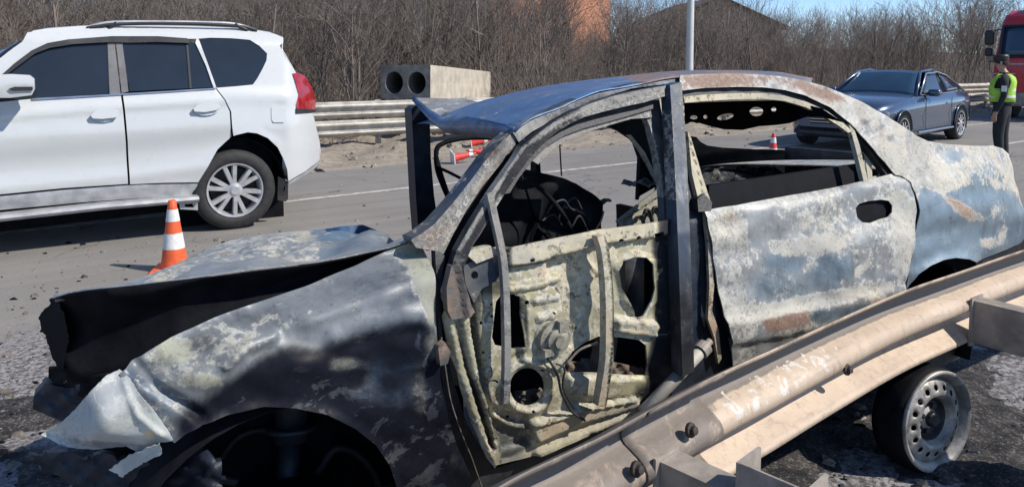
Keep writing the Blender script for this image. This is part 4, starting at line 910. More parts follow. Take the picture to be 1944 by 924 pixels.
q_st=stains((-.05,.6,.05,.12),[(('p',[(1560,170),(1640,196),(1740,258),(1760,300),(1700,320),(1640,250),(1580,200)],14),(.12,.58,.1,.25)),(('e',1640,232,12,6,.7),(.5,.3,0,.4)),(('e',1690,262,9,6,.7),(.5,.3,0,.4)),(('e',1755,320,26,10,.8),(.3,.5,.2,.3)),(('e',1880,300,30,10,.8),(.35,.5,.2,.4)),
 (('p',[(1291,140),(1500,140),(1620,190),(1560,190),(1440,165),(1291,170)],8),(.1,.3,.2,.62)),
 (('p',[(1500,150),(1560,165),(1600,190),(1570,190),(1500,165)],8),(.0,.45,.1,.85)),
 (('p',[(1735,400),(1752,360),(1790,372),(1850,345),(1930,372),(1946,460),(1850,500),(1780,495),(1718,550)],9),(-.1,-.45,1.3,-.1)),
 (('e',1810,298,30,14,.6),(-.1,.1,.9,0)),
 (('e',1860,330,60,26,.7),(-.1,.52,.75,.0)),
 (('p',[(1785,372),(1810,376),(1850,400),(1872,412),(1862,424),(1840,422),(1805,402)],9),(-.2,.85,.1,.6)),
 (('e',1880,462,22,12,.95),(-.1,.72,.4,.45)),(('e',1905,440,14,22,.95),(0,.66,.6,.3)),(('e',1890,400,30,30,.95),(0,.42,.8,.2)),
 (('p',[(1830,275),(1905,282),(1922,320),(1880,300),(1830,290)],7),(.12,.6,.2,.3)),
 (('e',1668,246,20,8,.6),(.3,.4,0,.4)),(('e',1720,300,60,20,.8),(.08,.7,.0,.1)),
])
quarter=panel(BF,car,'rear_quarter',qo,quarter_y,B_,step=7,th=.004,rel=q_rel,st=q_st,inmat=M['soot'])
# rear valance below the arch and bumper tail (down behind the rail)
panel(BF,car,'rear_bumper',[(1944,448),(1936,464),(1900,480),(1852,499),(1870,540),(1900,560),(1950,540),(1962,470)],lambda px,py: BF.C(px,py,.80-sst((px-1800)/190)*.2),M['char'],step=10,th=.02)
# rear wheel house
rows=[]
for a in np.linspace(-20,200,22):
    rows.append([BF.W((3.42-.36*math.cos(R_(a)),l,.24+.37*math.sin(R_(a)))) for l in(.79,.7,.55,.4)])
loft('arch_liner',rows,M['soot'],car,.004)
mb=MB(); bx(mb,(3.4,.38,.25),(.9,.02,.8)); mb.build('inner_wing',M['soot'],car)
# far side of the body mirrored across the centre line
for n in('rear_quarter',):
    src=[o for o in car.children if o.name.split('.')[0]==n][0]; c=src.copy(); COL.objects.link(c); c.parent=car; c.scale=(1,-1,1); c.location=(0,0,-.11)
    yc=0
    for ch in src.children:
        if ch.name.startswith(('door_seal','window_lip','quarter_light_bar')): d=ch.copy(); COL.objects.link(d); d.parent=c
# --- roof sheet
ns=[(979,250),(1000,234),(1040,213),(1090,191),(1140,175),(1200,161),(1291,147),(1380,142),(1480,147),(1540,158)]
npt=BF.solve(*resamp(ns,34).T,off_y(-.015)); sil=[(835,242),(870,222),(905,203),(939,189),(1007,170),(1070,159),(1140,150),(1235,142),(1291,139),(1380,138),(1480,143),(1545,156)]
sp=resamp(sil,34); rows=[];st=[]
for i in range(34):
    a=npt[i]; t=i/33; m=BF.C(sp[i,0],sp[i,1],np.interp(t,[0,.2,.5,1],[-.30,-.32,-.2,.0])); m[2]=max(m[2],a[2]-.12)
    e=np.array([m[0]+.02,-a[1] if t>.28 else np.interp(t,[0,.28],[-.62,-.56]),np.interp(t,[0,.12,.3,1],[m[2]-.0,m[2]-.03,m[2]-.05,a[2]])])
    r=[]
    for j in range(15):
        u=j/14
        if u<.6: k=u/.6; p=a+(m-a)*k; p[2]+=.018*math.sin(math.pi*k)*(0.3+.7*t)+.006*math.sin(i*.8+k*7)*(1-t)
        else: k=(u-.6)/.4; p=m+(e-m)*k; p[2]+=.01*math.sin(math.pi*k)
        r.append(BF.W(p)); 
        st.append((.0,.12 if t<.5 else .3,.75 if t<.45 else .3,-.1 if t<.45 else .6))
    rows.append(r)
roof=loft('roof',rows,M['roof'],car,.004,st)
# buckled header with folded flap at the far corner
hb=[BF.C(*q) for q in [(979,252,.6),(940,249,.45),(890,244,.2),(850,241,-.05),(833,238,-.2),(812,222,-.4),(783,190,-.60)]]
ht=[BF.C(*q) for q in [(976,240,.58),(935,230,.42),(890,222,.15),(868,222,-.1),(845,226,-.22),(818,210,-.42),(786,184,-.62)]]
hb=resamp(hb,26); ht=resamp(ht,26); low=hb+np.array([.03,0,-.028])
loft('windscreen_header',[[BF.W(l_),BF.W(b_),BF.W(b_+(t_-b_)*.5),BF.W(t_)] for l_,b_,t_ in zip(low,hb,ht)],M['roof'],car,.012,[(.35,-.1,.9,-.1)]*104)
flap=[(784,186),(788,192),(812,216),(833,238),(842,226),(868,214),(890,204),(914,196),(880,186),(844,187),(815,186)]
panel(BF,car,'folded_roof_flap',flap,lambda px,py: BF.C(px,py,-3.465+.00128*px+.0089*py+.02*np.sin(px/11.)*np.sin(py/13.)),M['burnt'],step=6,th=.006,st=stains((.0,.2,.1,.1),[(('p',[(812,200),(850,190),(885,198),(840,226),(826,222)],4),(-.3,.25,.2,-.2)),(('e',855,220,22,8,.5),(.8,0,.2,.1)),(('p',[(790,186),(850,186),(840,196),(800,198)],3),(.1,.4,.0,.5))]))
# far pillar bent upright by the crash
panel(BF,car,'bent_far_pillar',[(781,208),(790,200),(816,228),(818,300),(824,370),(833,432),(806,446),(795,446),(790,380),(786,300)],lambda px,py: BF.C(px,py,np.interp(py,[200,445],[-.6,-.72])),M['sootblue'],step=9,th=.09)
# far door frame swung open beyond
def fcable(name,pl,r,mat,y0=-.85,par=None):
    m=MB(); m.tube([BF.W(BF.C(a,b,y0)) for a,b in spl(pl,6)],r,8); return m.build(name,mat,par or car,smooth=True)
fcable('far_door_frame',[(952,263),(910,261),(870,264),(842,272),(829,284),(830,320),(842,355),(855,385),(865,420)],.013,M['soot'])
fcable('far_door_channel',[(826,285),(838,330),(852,372),(862,410)],.009,M['soot'],-.86); fcable('far_door_brace',[(826,316),(850,326),(885,344)],.008,M['soot'],-.84)
# sagging rear header lining
hang=[(1300,196),(1400,192),(1500,190),(1560,206),(1600,232),(1560,222),(1532,222),(1520,226),(1500,234),(1470,238),(1440,240),(1410,247),(1376,246),(1350,240),(1330,234),(1312,232),(1302,236)]
panel(BF,car,'roof_lining',hang,lambda px,py: BF.CX(px,py,2.95),M['soot'],holes=[ell(1318,223,8,4,8),ell(1340,222,5,4,8),ell(1378,222,17,6,12,-.2),ell(1437,212,14,9,12),ell(1470,208,6,5,8)],step=7,th=0.006)
# rear shelf, seat back, cabin
gx=np.linspace(2.98,3.75,40); gy=np.linspace(-.66,.66,50); rg=np.random.default_rng(9)
no=rg.normal(0,1,(40,50)); no=(no+np.roll(no,1,0)+np.roll(no,1,1)+np.roll(no,-1,0)+np.roll(no,-1,1))/3
rows=[[BF.W((x,y,.855+.05*y+.022*no[i,j]*(.4+.6*math.sin(x*9)**2)+.012*math.sin(y*14))) for j,y in enumerate(gy)] for i,x in enumerate(gx)]
loft('parcel_shelf',rows,FR_,car,.003,[(.38,.32,.1,.25)]*2000)
mb=MB(); bx(mb,(2.95,0,.45),(.03,1.3,.5)); mb.build('rear_seat_back',M['soot'],car)
gx=np.linspace(3.5,4.3,20); rows=[[BF.W((x,y,.925+.075*y-.05*((x-3.5)/.8)**2-.02*(abs(y)/.6)**4)) for y in np.linspace(-.62,.62,14)] for x in gx]
loft('boot_lid',rows,B_,car,.004,[(.1,.55,.3,.2)]*280)
mb=MB(); bx(mb,(4.22,0,.6),(.04,1.2,.65),bev=.015); mb.build('tail_panel',M['char'],car)
# cabin: dash mass, steering wheel, seat frames
dash=[(946,376),(985,350),(1022,326),(1060,336),(1102,350),(1122,366),(1136,382),(1146,408),(1150,440),(1120,470),(962,500),(950,470)]
def dash_y(px,py): return BF.C(px,py,.42-.0022*(px-950)+.03*np.sin(px/13)*np.sin(py/15))
panel(BF,car,'dashboard',dash,dash_y,M['soot'],step=9,th=.3,rel=lambda px,py:.03*np.sin(px/17+py/23))
panel(BF,car,'far_pillar_base',[(1018,286),(1024,284),(1027,330),(1018,330)],lambda px,py: BF.C(px,py,-.68+0*px),M['soot'],step=8,th=.06)
fcable('belt_strap',[(1062,262),(1064,300),(1066,334)],.004,M['char'],-.6)
mb=MB(); cw=BF.W((1.86,.36,.93)); aw=BF.W((.85,0,.5))-BF.W((0,0,0)); aw/=np.linalg.norm(aw); u=np.cross(aw,[0,0,1.]); u/=np.linalg.norm(u); w_=np.cross(aw,u)
mb.tube([cw+.15*(math.cos(a)*u+math.sin(a)*w_) for a in np.linspace(0,2*math.pi,28)],.008,8)
for a in(.3,2.8,4.7): mb.tube([cw-aw*.04,cw+.18*(math.cos(a)*u+math.sin(a)*w_)],.005,6)
mb.build('steering_wheel',M['soot'],car,smooth=True)
for k,(pl,y) in enumerate([([(1036,410),(1050,388),(1070,380),(1082,395),(1096,402)],.35),([(1060,425),(1066,398),(1090,376),(1104,398)],.3),([(1128,440),(1140,420),(1146,400)],.3),([(1028,420),(1050,408),(1066,428)],.4),([(1086,430),(1100,410),(1116,440)],.25)]):
    fcable('seat_spring',pl,.0045,M['char'],y)
panel(BF,car,'seat_frame_bracket',[(1172,420),(1190,406),(1225,378),(1262,352),(1268,392),(1262,420),(1214,428),(1178,432)],lambda px,py: BF.C(px,py,.5+0*px),PR_,holes=[ell(1196,412,4,3,8),ell(1212,400,4,3,8),ell(1228,390,4,3,8),ell(1246,378,4,3,8)],step=6,th=.012,rel=relief([(('l',[(1180,428),(1262,372)],4,2),-.012)]),st=stains((-.2,.95,-.3,.05),[(('l',[(1200,424),(1262,384)],3,2),(.5,0,0,0))]))
for a in((1222,408),(1238,404),(1252,398)): fcable('seat_coil',[(a[0],a[1]),(a[0]+4,a[1]-10),(a[0]+12,a[1]-6),(a[0]+16,a[1]+14)],.006,M['char'],.52)
rows=[[BF.W((x,y,.80+.03*math.sin(x*31)+.02*math.sin(y*40))) for y in np.linspace(-.6,-.1,24)] for x in np.linspace(1.9,2.5,24)]
loft('passenger_seat_base',rows,M['springs'],car,.01)
panel(BF,car,'far_trim_dark',[(1142,234),(1228,226),(1262,350),(1250,352),(1215,372),(1212,380),(1216,300),(1205,268),(1178,250)],lambda px,py: BF.C(px,py,-.55+0*px),M['soot'],step=9,th=.03)
panel(BF,car,'far_trim_lip',[(1190,256),(1198,256),(1225,290),(1244,330),(1252,350),(1245,350),(1232,322),(1214,288)],lambda px,py: BF.C(px,py,-.53+0*px),PR_,step=6,th=.01,st=stains((.15,.5,.1,.1)))
# --- rear wheel: bare rim with burnt tyre rest
def rim():
    c=np.array(G(1778,893)); c[2]=.2; c=c+np.array([0,.0,0]); ax=np.array([.43,-.9,.06]); ax/=np.linalg.norm(ax); w=bpy.data.objects.new('rear_wheel',None); COL.objects.link(w); w.parent=car
    m=MB(); m.lathe([(-.16,.16),(-.15,.195),(-.14,.195),(-.13,.175),(-.03,.175),(-.015,.197),(.0,.2),(.004,.193),(-.004,.182),(-.02,.17),(-.03,.165)],c,ax,48); r=m.build('rim',M['rim'],w,smooth=True)
    # disc with round holes
    u=np.cross(ax,[0,0,1.]); u/=np.linalg.norm(u); v=np.cross(u,ax)
    hs=[ell(.132*math.cos(a),.132*math.sin(a),.0115,.0115,10) for a in [2*math.pi*k/16 for k in range(16)]]
    V,Fc=tri(ell(0,0,.167,.167,48),hs,.02) if False else tri([(x*1000,y*1000) for x,y in ell(0,0,.167,.167,48)],[[(x*1000,y*1000) for x,y in h] for h in hs],13)
    V=V/1000; r=np.hypot(V[:,0],V[:,1]); dep=np.interp(r,[0,.03,.05,.075,.088,.1,.115,.15,.167],[-.035,-.035,-.05,-.052,-.03,-.004,-.006,-.018,-.028])
    A=c+V[:,:1]*u+V[:,1:]*v+dep[:,None]*ax; f=[q if np.dot(np.cross(A[q[1]]-A[q[0]],A[q[2]]-A[q[0]]),ax)>0 else q[::-1] for q in Fc]
    o=mk('disc',A,f,M['rim'],w)
    o.modifiers.new('thick','SOLIDIFY').thickness=.003
    m=MB()
    for k in range(4):
        a=k*math.pi/2+.4; q=c+.05*(math.cos(a)*u+math.sin(a)*v)-ax*.05; m.lathe([(0,.011),(.018,.011),(.02,.0)],q,ax,8)
    m.lathe([(-.05,.03),(-.02,.03),(-.012,.022),(-.012,0)],c,ax,16); m.lathe([(-.046,.03),(-.046,.072),(-.03,.082)],c,ax,32); m.build('hub',M['char'],w)
    m=MB(); m.lathe([(-.15,.17),(-.145,.2),(-.1,.211),(-.04,.21),(-.014,.203),(-.014,.19),(-.05,.178)],c-np.array([0,0,.004]),ax,48); m.build('tyre_remains',M['soot'],w,smooth=True)
    m=MB(); m.lathe([(-.2,0),(-.2,.1),(-.08,.1),(-.06,0)],c,ax,20); m.build('brake_drum',M['char'],w)
def m_rim():
    t=NT('burnt_rim_steel'); co=t.coord(); n=t.noise(5,9,.7,co,.5); n3=t.noise(60,5,.7,co)
    b=t.mix(t.rng(n,.35,.68),(.12,.115,.11),(.5,.47,.43)); b=t.mix(t.math('MULTIPLY',t.rng(n3,.55,.7),.5),b,(.05,.045,.045)); return t.set(b,.5,.3,n3,.25,.003)
M['rim']=m_rim(); rim()
# --- steel tube leaning by the sill
def tube_strut():
    r=empty('steel_tube',tuple(G(1290,900)*[1,1,0]),'short bright steel tube leaning against the dark sill of the burnt sedan','metal tube')
    a=BF.W(BF.C(1336,660,.86)); b=BF.W(BF.C(1222,782,.89)); m=MB(); m.tube([a,b],.02,14); m.build('barrel',M['zinc'],r,smooth=True)
    m=MB(); d=(a-b)/np.linalg.norm(a-b); m.lathe([(-.02,.021),(-.02,.026),(.01,.026),(.01,.012),(.035,.012),(.035,0)],a,d,14); m.build('end_cap',M['zinc_dk'],r)
tube_strut()
# ---------------- white off-road car ----------------
def paint(name,col,rough=.28,metal=0,coat=.6,var=.06,fl=.0):
    t=NT(name); co=t.coord(); n=t.noise(3,6,.6,co); c=t.mix(n,[k*(1-var) for k in col],[min(1,k*(1+var)) for k in col])
    d=t.noise(14,8,.7,co); c=t.mix(t.math('MULTIPLY',t.rng(d,.5,.75),.12),c,(.3,.27,.22))
    t.set(c,t.math('ADD',rough,t.math('MULTIPLY',d,.1)),metal,None,0,0,coat); t.b.inputs['Coat Roughness'].default_value=.08; return t.m
M['white']=paint('white_car_paint',(.54,.56,.565)); M['graphite']=paint('graphite_car_paint',(.055,.083,.14),.22,.55,.9); M['redpaint']=paint('red_truck_paint',(.48,.022,.03),.35,0,.4)
def glass(name,col,rough=.06):
    t=NT(name); n=t.noise(2.5,4,.6,t.coord()); return t.set(t.mix(n,[k*.7 for k in col],[k*1.3 for k in col]),t.math('ADD',rough,t.math('MULTIPLY',n,.05)),0,None,0,0,.3,.6)
M['tint']=glass('tinted_glass',(.018,.024,.032)); M['bluegl']=glass('blue_windscreen',(.02,.05,.09))
M['rubber']=plain('black_rubber',(.025,.025,.027),.75,0,.4,20,.2); M['plastic']=plain('black_plastic',(.02,.021,.023),.5,0,.3,10)
M['chrome']=plain('satin_chrome',(.55,.56,.58),.22,.9,.1); M['alloy']=plain('alloy_rim',(.56,.57,.59),.3,.45,.2,10); M['redlens']=plain('red_lamp_lens',(.33,.01,.015),.15,0,.35,14,0,.6); M['grit']=plain('silver_step',(.45,.46,.47),.4,.4,.2,8)
M['clear']=plain('clear_lamp_lens',(.35,.38,.42),.12,.3,.4,30)
SF=Frame(tuple(G(450,437)),R_(58.6))
def suv_y(x,z,px,py):
    y=np.interp(z,[.3,.5,.75,1.0,1.12,1.25,1.8,1.9,1.95],[-.06,-.01,.015,.02,-.005,-.03,-.19,-.27,-.36])
    return y-np.where(px>540,((np.clip(px,540,612)-540)/62)**2.2*.42,0)
def so(o): return lambda x,z,px,py: suv_y(x,z,px,py)+o
suv=SF.root('white_car','large white off-road car with black tinted glass and silver roof rails','car')
W_=M['white']
# upper body: roof side, pillars and rear quarter with window openings
qwin=[(374,74),(400,72),(440,73),(474,76),(492,87),(507,102),(506,115),(498,132),(488,150),(480,161),(450,164),(411,167),(396,125)]
win_top=[(-30,166),(0,147),(28,122),(60,98),(90,84),(130,77),(211,71),(300,71),(352,74)]
upper=[(-145,222),(-60,165),(0,110),(43,79),(52,62),(90,56),(162,51),(260,50),(380,52),(470,56),(505,60),(525,66),(537,72),(538,80),(531,87),(540,105),(552,124),(562,140),(575,165),(585,195),(594,215),(600,240),(607,268),(609,288),(606,305),(580,325),(547,344),(545,322),(537,300),(527,280),(508,262),(487,253),(470,251),(449,256),(443,258),(441,240),(439,212),(428,190),(411,168),(396,125),(372,74),(352,74),(300,71),(211,71),(130,77),(90,84),(60,98),(28,122),(0,147),(-30,166),(-60,190),(-100,215)]
fuel=[(512,203),(520,200),(540,200),(545,206),(545,228),(540,235),(518,235),(513,228)]
def suv_rel(px,py): return .012*weight(px,py,('l',[(411,180),(560,185)],12,10))+.012*weight(px,py,('l',[(449,258),(487,253),(522,272),(538,305),(545,345)],8,8))-.006*weight(px,py,('l',fuel+[fuel[0]],1.2,1))
panel(SF,suv,'body',upper,suv_y,W_,holes=[qwin],step=8,th=.03,rel=suv_rel,inmat=M['plastic'])
fdoor=[(-215,268),(-150,232),(-100,217),(-60,200),(60,188),(120,184),(209,179),(229,178),(234,215),(239,270),(243,349),(120,357),(-10,370),(-170,388),(-200,360)]
rdoor_s=[(233,178),(300,174),(409,168),(426,191),(436,212),(438,240),(440,260),(414,284),(392,320),(376,346),(310,347),(247,350),(243,270),(238,215)]
def bodyline(px,py): 
    b=np.interp(px,[-200,243,440],[300,262,235]); s_=np.interp(px,[-200,243,440],[238,200,188])
    return .02*np.exp(-((py-s_)/9)**2)-.034*np.exp(-((py-b-35)/30)**2)+.012*np.exp(-((py-b-75)/10)**2)
fd=panel(SF,suv,'front_door',fdoor,suv_y,W_,step=9,th=.03,rel=bodyline,inmat=M['plastic'])
rd_=panel(SF,suv,'rear_door',rdoor_s,suv_y,W_,step=8,th=.03,rel=lambda px,py:bodyline(px,py)+.008*weight(px,py,('l',[(376,346),(392,320),(414,284),(440,260)],8,8)),inmat=M['plastic'])
wing=[(-145,224),(-220,268),(-205,362),(-190,388),(-215,392),(-225,340),(-260,300),(-310,290),(-365,320),(-390,380),(-400,440),(-500,450),(-600,440),(-640,400),(-640,320),(-610,280),(-520,255),(-400,240),(-250,226)]
panel(SF,suv,'front_wing',wing,lambda px,py:SF.C(px,py,-.02-.3*np.clip((-450-px)/190,0,1)**2),W_,step=26,th=.03)
sill=[(-190,392),(-10,374),(120,361),(243,352),(310,350),(375,349),(373,371),(300,374),(160,384),(0,399),(-190,420)]
panel(SF,suv,'sill_moulding',sill,so(.0),M['grit'],step=9,th=.04,rel=lambda px,py:.02*np.exp(-((py-np.interp(px,[-190,375],[398,354]))/8)**2)-.01)
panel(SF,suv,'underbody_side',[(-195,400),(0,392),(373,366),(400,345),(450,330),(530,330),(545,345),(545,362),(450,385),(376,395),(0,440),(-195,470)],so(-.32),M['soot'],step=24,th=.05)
# windows
fwin=[(-95,214),(-30,170),(0,150),(30,125),(62,102),(90,90),(140,83),(208,80),(206,178),(120,183),(0,192)]
a=panel(SF,suv,'window_pane',fwin,so(-.012),M['tint'],step=14,th=.006,parent=fd)
b=panel(SF,suv,'window_pane',[(232,82),(300,80),(354,80),(361,168),(300,171),(246,174)],so(-.012),M['tint'],step=14,th=.006,parent=rd_)
c=panel(SF,suv,'window_pane',[(357,80),(372,82),(392,125),(405,166),(364,168)],so(-.012),M['tint'],step=14,th=.006,parent=rd_)
panel(SF,suv,'quarter_window',qwin,so(-.008),M['tint'],step=12,th=.006)
panel(SF,suv,'window_visor',[(-30,166),(0,145),(28,120),(60,96),(90,82),(130,75),(211,69),(300,69),(356,73),(360,82),(300,80),(211,80),(140,84),(95,91),(66,102),(34,126),(0,152),(-26,172)],so(.02),M['plastic'],step=9,th=.01)
panel(SF,suv,'door_pillar',[(204,79),(217,79),(229,178),(208,179)],so(-.004),M['pill'] if 'pill' in M else plain('grey_pillar_film',(.17,.165,.165),.35,.1,.2),step=9,th=.01,parent=fd)
panel(SF,suv,'door_pillar',[(220,79),(232,79),(244,174),(231,177)],so(-.004),bpy.data.materials['grey_pillar_film'],step=9,th=.01,parent=rd_)
panel(SF,suv,'door_pillar',[(353,80),(357,80),(364,168),(360,168)],so(-.002),M['plastic'],step=9,th=.01,parent=rd_)
panel(SF,suv,'window_bar',[(373,74),(377,74),(396,125),(411,167),(406,168),(391,125),(371,82)],so(.002),M['grit'],step=9,th=.01)
panel(SF,suv,'waist_trim',[(60,187),(209,179),(300,174),(409,167),(409,169.5),(300,176.5),(209,182),(60,190.5)],so(.012),M['chrome'],step=9,th=.01)
for pl,par in(([(172,219),(180,211),(205,207),(224,208),(228,215),(222,223),(195,226),(176,225)],fd),([(367,207),(375,199),(400,195),(416,197),(419,203),(412,209),(390,213),(370,212)],rd_)):
    panel(SF,suv,'door_handle',pl,so(.045),W_,step=5,th=.02,rel=lambda px,py:0*px,parent=par)
    cx,cy=np.mean(pl,0); panel(SF,suv,'handle_cup',ell(cx-2,cy+3,25,12,16,-.08),so(.0185),W_ ,step=8,th=.003,parent=par)
panel(SF,suv,'fuel_flap',[(515,205),(521,202.5),(539,202.5),(543,207),(543,227),(539,232.5),(519,232.5),(515.5,227)],so(.006),W_,step=8,th=.006)
panel(SF,suv,'side_lamp',[(556,140),(566,138),(580,146),(592,165),(600,190),(598,210),(566,213),(562,200),(566,180),(562,160)],so(.014),M['redlens'],step=6,th=.03,rel=relief([(('e',586,185,10,14,.5),.006),(('l',[(562,150),(590,170)],2,2),-.006)]))
panel(SF,suv,'lamp_base',[(562,206),(600,208),(598,214),(562,216)],so(.016),M['plastic'],step=6,th=.02)
panel(SF,suv,'bumper_corner',[(547,346),(580,327),(606,307),(600,318),(580,332),(549,350)],so(-.02),M['grit'],step=7,th=.03)
# mirror
mc=SF.C(np.array([20.]),np.array([164.]),np.array([.12]))[0]
panel(SF,suv,'wing_mirror',[(-26,150),(-10,143),(20,141),(56,143),(65,150),(66,170),(60,181),(20,186),(-20,186),(-28,170)],lambda px,py:SF.C(px,py,.24+.02*np.cos((py-163)/16)),W_,step=7,th=.16,rel=relief([(('l',[(10,172),(62,168)],3,2),-.008)]))
panel(SF,suv,'mirror_lamp',[(16,169),(28,165),(62,165),(62,172),(24,173)],lambda px,py:SF.C(px,py,.27+0*px),M['plastic'],step=6,th=.01)
# roof, far side, rear and front
sl_=[(-145,222),(-60,165),(0,110),(43,79)]; N1=resamp(sl_,8); a1=SF.solve(N1[:,0],N1[:,1],suv_y); M2=a1*np.array([1,-1,1])+np.array([0,-1.885,0])
loft('windscreen',[[SF.W(p+(q-p)*t+np.array([-.14*math.sin(math.pi*t),0,0])) for t in np.linspace(0,1,9)] for p,q in zip(a1,M2)],M['tint'],suv,.006)
rs=[(43,79),(52,62),(90,56),(162,51),(260,50),(380,52),(470,56),(505,60),(537,72)]; N1=resamp(rs,18); a1=SF.solve(N1[:,0],N1[:,1],suv_y); M2=a1*np.array([1,-1,1])+np.array([0,-1.885,0])
loft('roof',[[SF.W(p+(q-p)*t+np.array([0,0,.03*math.sin(math.pi*t)])) for t in np.linspace(0,1,9)] for p,q in zip(a1,M2)],W_,suv,.01)
rr_=[(537,72),(531,87),(562,140),(594,215),(609,288),(606,305),(547,344)]; N1=resamp(rr_,14); a1=SF.solve(N1[:,0],N1[:,1],suv_y); M2=a1*np.array([1,-1,1])+np.array([0,-1.885,0])
loft('tailgate',[[SF.W(p+(q-p)*t+np.array([.06*math.sin(math.pi*t),0,0])) for t in np.linspace(0,1,9)] for p,q in zip(a1,M2)],W_,suv,.01)
fr2=[(-145,222),(-250,226),(-400,240),(-520,255),(-610,280),(-640,320),(-640,400),(-600,440)]; N1=resamp(fr2,14); a1=SF.C(N1[:,0],N1[:,1],-.02-.3*np.clip((-450-N1[:,0])/190,0,1)**2); M2=a1*np.array([1,-1,1])+np.array([0,-1.885,0])
loft('bonnet',[[SF.W(p+(q-p)*t+np.array([0,0,.05*math.sin(math.pi*t)])) for t in np.linspace(0,1,9)] for p,q in zip(a1,M2)],W_,suv,.01)
m=MB(); 
def sbx(m,c,d):
    k=len(m.v); m.box((0,0,0),d)
    for i in range(k,len(m.v)): m.v[i]=tuple(SF.W(np.array(m.v[i])+np.array(c)))
sbx(m,(-1.4,-.95,.62),(3.6,1.5,.5)); sbx(m,(-.85,-.95,1.1),(2.0,1.6,.6)); m.build('cabin_interior',M['soot'],suv)
m=MB(); sbx(m,(-1.7,-1.86,.9),(3.6,.03,.9)); m.build('far_side',W_,suv)
# roof rail
def stube(pl,r,y): return [SF.W(q) for q in SF.C(*np.array(spl(pl,6)).T,y)]
m=MB(); m.tube(stube([(165,54),(190,50),(222,46.5),(300,45),(380,46),(444,49),(470,53),(488,58)],0,-.3),.016,10); m.tube(stube([(222,44),(206,55)],0,-.3),.018,8); m.tube(stube([(446,47),(470,58)],0,-.3),.018,8); m.build('roof_rail',M['plastic'],suv,smooth=True)
m=MB(); m.tube(stube([(165,53),(190,46),(222,42.5),(300,42),(380,43),(444,46),(488,58)],0,-1.58),.018,8); m.build('roof_rail',M['grit'],suv,smooth=True)
# running board and bracket
m=MB(); q=SF.C(np.array([-260.,0,190,378]),np.array([437.,415,394,378]),.10); 
for p0,p1 in zip(q[:-1],q[1:]):
    k=len(m.v); m.add([SF.W(np.array(p)+d) for p in(p0,p1) for d in(np.array([0,0,.025]),np.array([0,.02,.0]),np.array([0,0,-.025]),np.array([0,-.16,-.025]),np.array([0,-.16,.025]))],[(j,(j+1)%5,5+(j+1)%5,5+j) for j in range(5)]+[(0,1,2,3,4),(9,8,7,6,5)])
m.build('running_board',M['grit'],suv)
panel(SF,suv,'step_bracket',[(340,384),(375,382),(376,399),(342,397)],lambda px,py:SF.C(px,py,.06+0*px),M['grit'],holes=[[(350,388),(366,386),(368,394),(352,393)]],step=6,th=.02)
panel(SF,suv,'mudflap',[(528,335),(547,345),(547,378),(542,383),(527,380)],so(-.01),M['rubber'],step=7,th=.02)
# wheel wells + wheels
rows=[]
for a in np.linspace(-10,190,20): rows.append([SF.W((.02+.46*math.cos(R_(a)),l,.42+.46*math.sin(R_(a)))) for l in(-.05,-.15,-.4)])
loft('wheel_well',rows,M['soot'],suv,.01); m=MB(); sbx(m,(0,-.42,.5),(1.1,.02,1.0)); m.build('well_wall',M['soot'],suv)
def suv_wheel(x):
    w=bpy.data.objects.new('wheel',None); COL.objects.link(w); w.parent=suv
    c=SF.W((x,-.01,.385)); ax=SF.W((0,1,0))-SF.W((0,0,0))
    m=MB(); m.lathe([(-.26,.24),(-.26,.345),(-.235,.378),(-.2,.385),(-.06,.385),(-.03,.378),(-.005,.345),(.0,.30),(-.01,.262),(-.03,.255)],c,ax,48); m.build('tyre',M['rubber'],w,smooth=True)
    m=MB(); m.lathe([(-.03,.25),(-.012,.262),(-.002,.26),(-.004,.25),(-.02,.24),(-.10,.225),(-.2,.22)],c,ax,48); u=np.cross(ax,[0,0,1.]); u/=np.linalg.norm(u); v=np.cross(u,ax)
    for k in range(6):
        for s_ in(-.13,.13):
            a=k*math.pi/3+.35+s_*.9; a2=k*math.pi/3+.35+s_*1.5
            d1=math.cos(a)*u+math.sin(a)*v; d2=math.cos(a2)*u+math.sin(a2)*v; n_=np.cross(ax,d1)
            p0=c+d1*.05-ax*.02; p1=c+d2*.25-ax*.012; wd=.017
            m.add([p0+n_*wd,p0-n_*wd,p1-n_*wd*1.1,p1+n_*wd*1.1]+[p-ax*.045 for p in(p0+n_*wd*1.3,p0-n_*wd*1.3,p1-n_*wd*1.5,p1+n_*wd*1.5)],[(0,1,2,3),(0,4,5,1),(2,6,7,3),(1,5,6,2),(3,7,4,0)])
    m.lathe([(-.06,.075),(-.02,.07),(-.014,.05),(-.005,.04),(-.004,0)],c,ax,24); m.build('rim',M['alloy'],w)
    m=MB(); m.lathe([(-.12,0),(-.12,.21)],c,ax,32); m.build('brake_disc',M['plastic'],w)
suv_wheel(0); suv_wheel(-2.79)
for x in(0,-2.79):
    m=MB(); m.lathe([(0,.0),(0,.36),(.02,.385),(.24,.385),(.26,.36),(.26,0)],SF.W((x,-1.84,.385)),SF.W((0,1,0))-SF.W((0,0,0)),32); m.build('far_tyre',M['rubber'],suv,smooth=True)
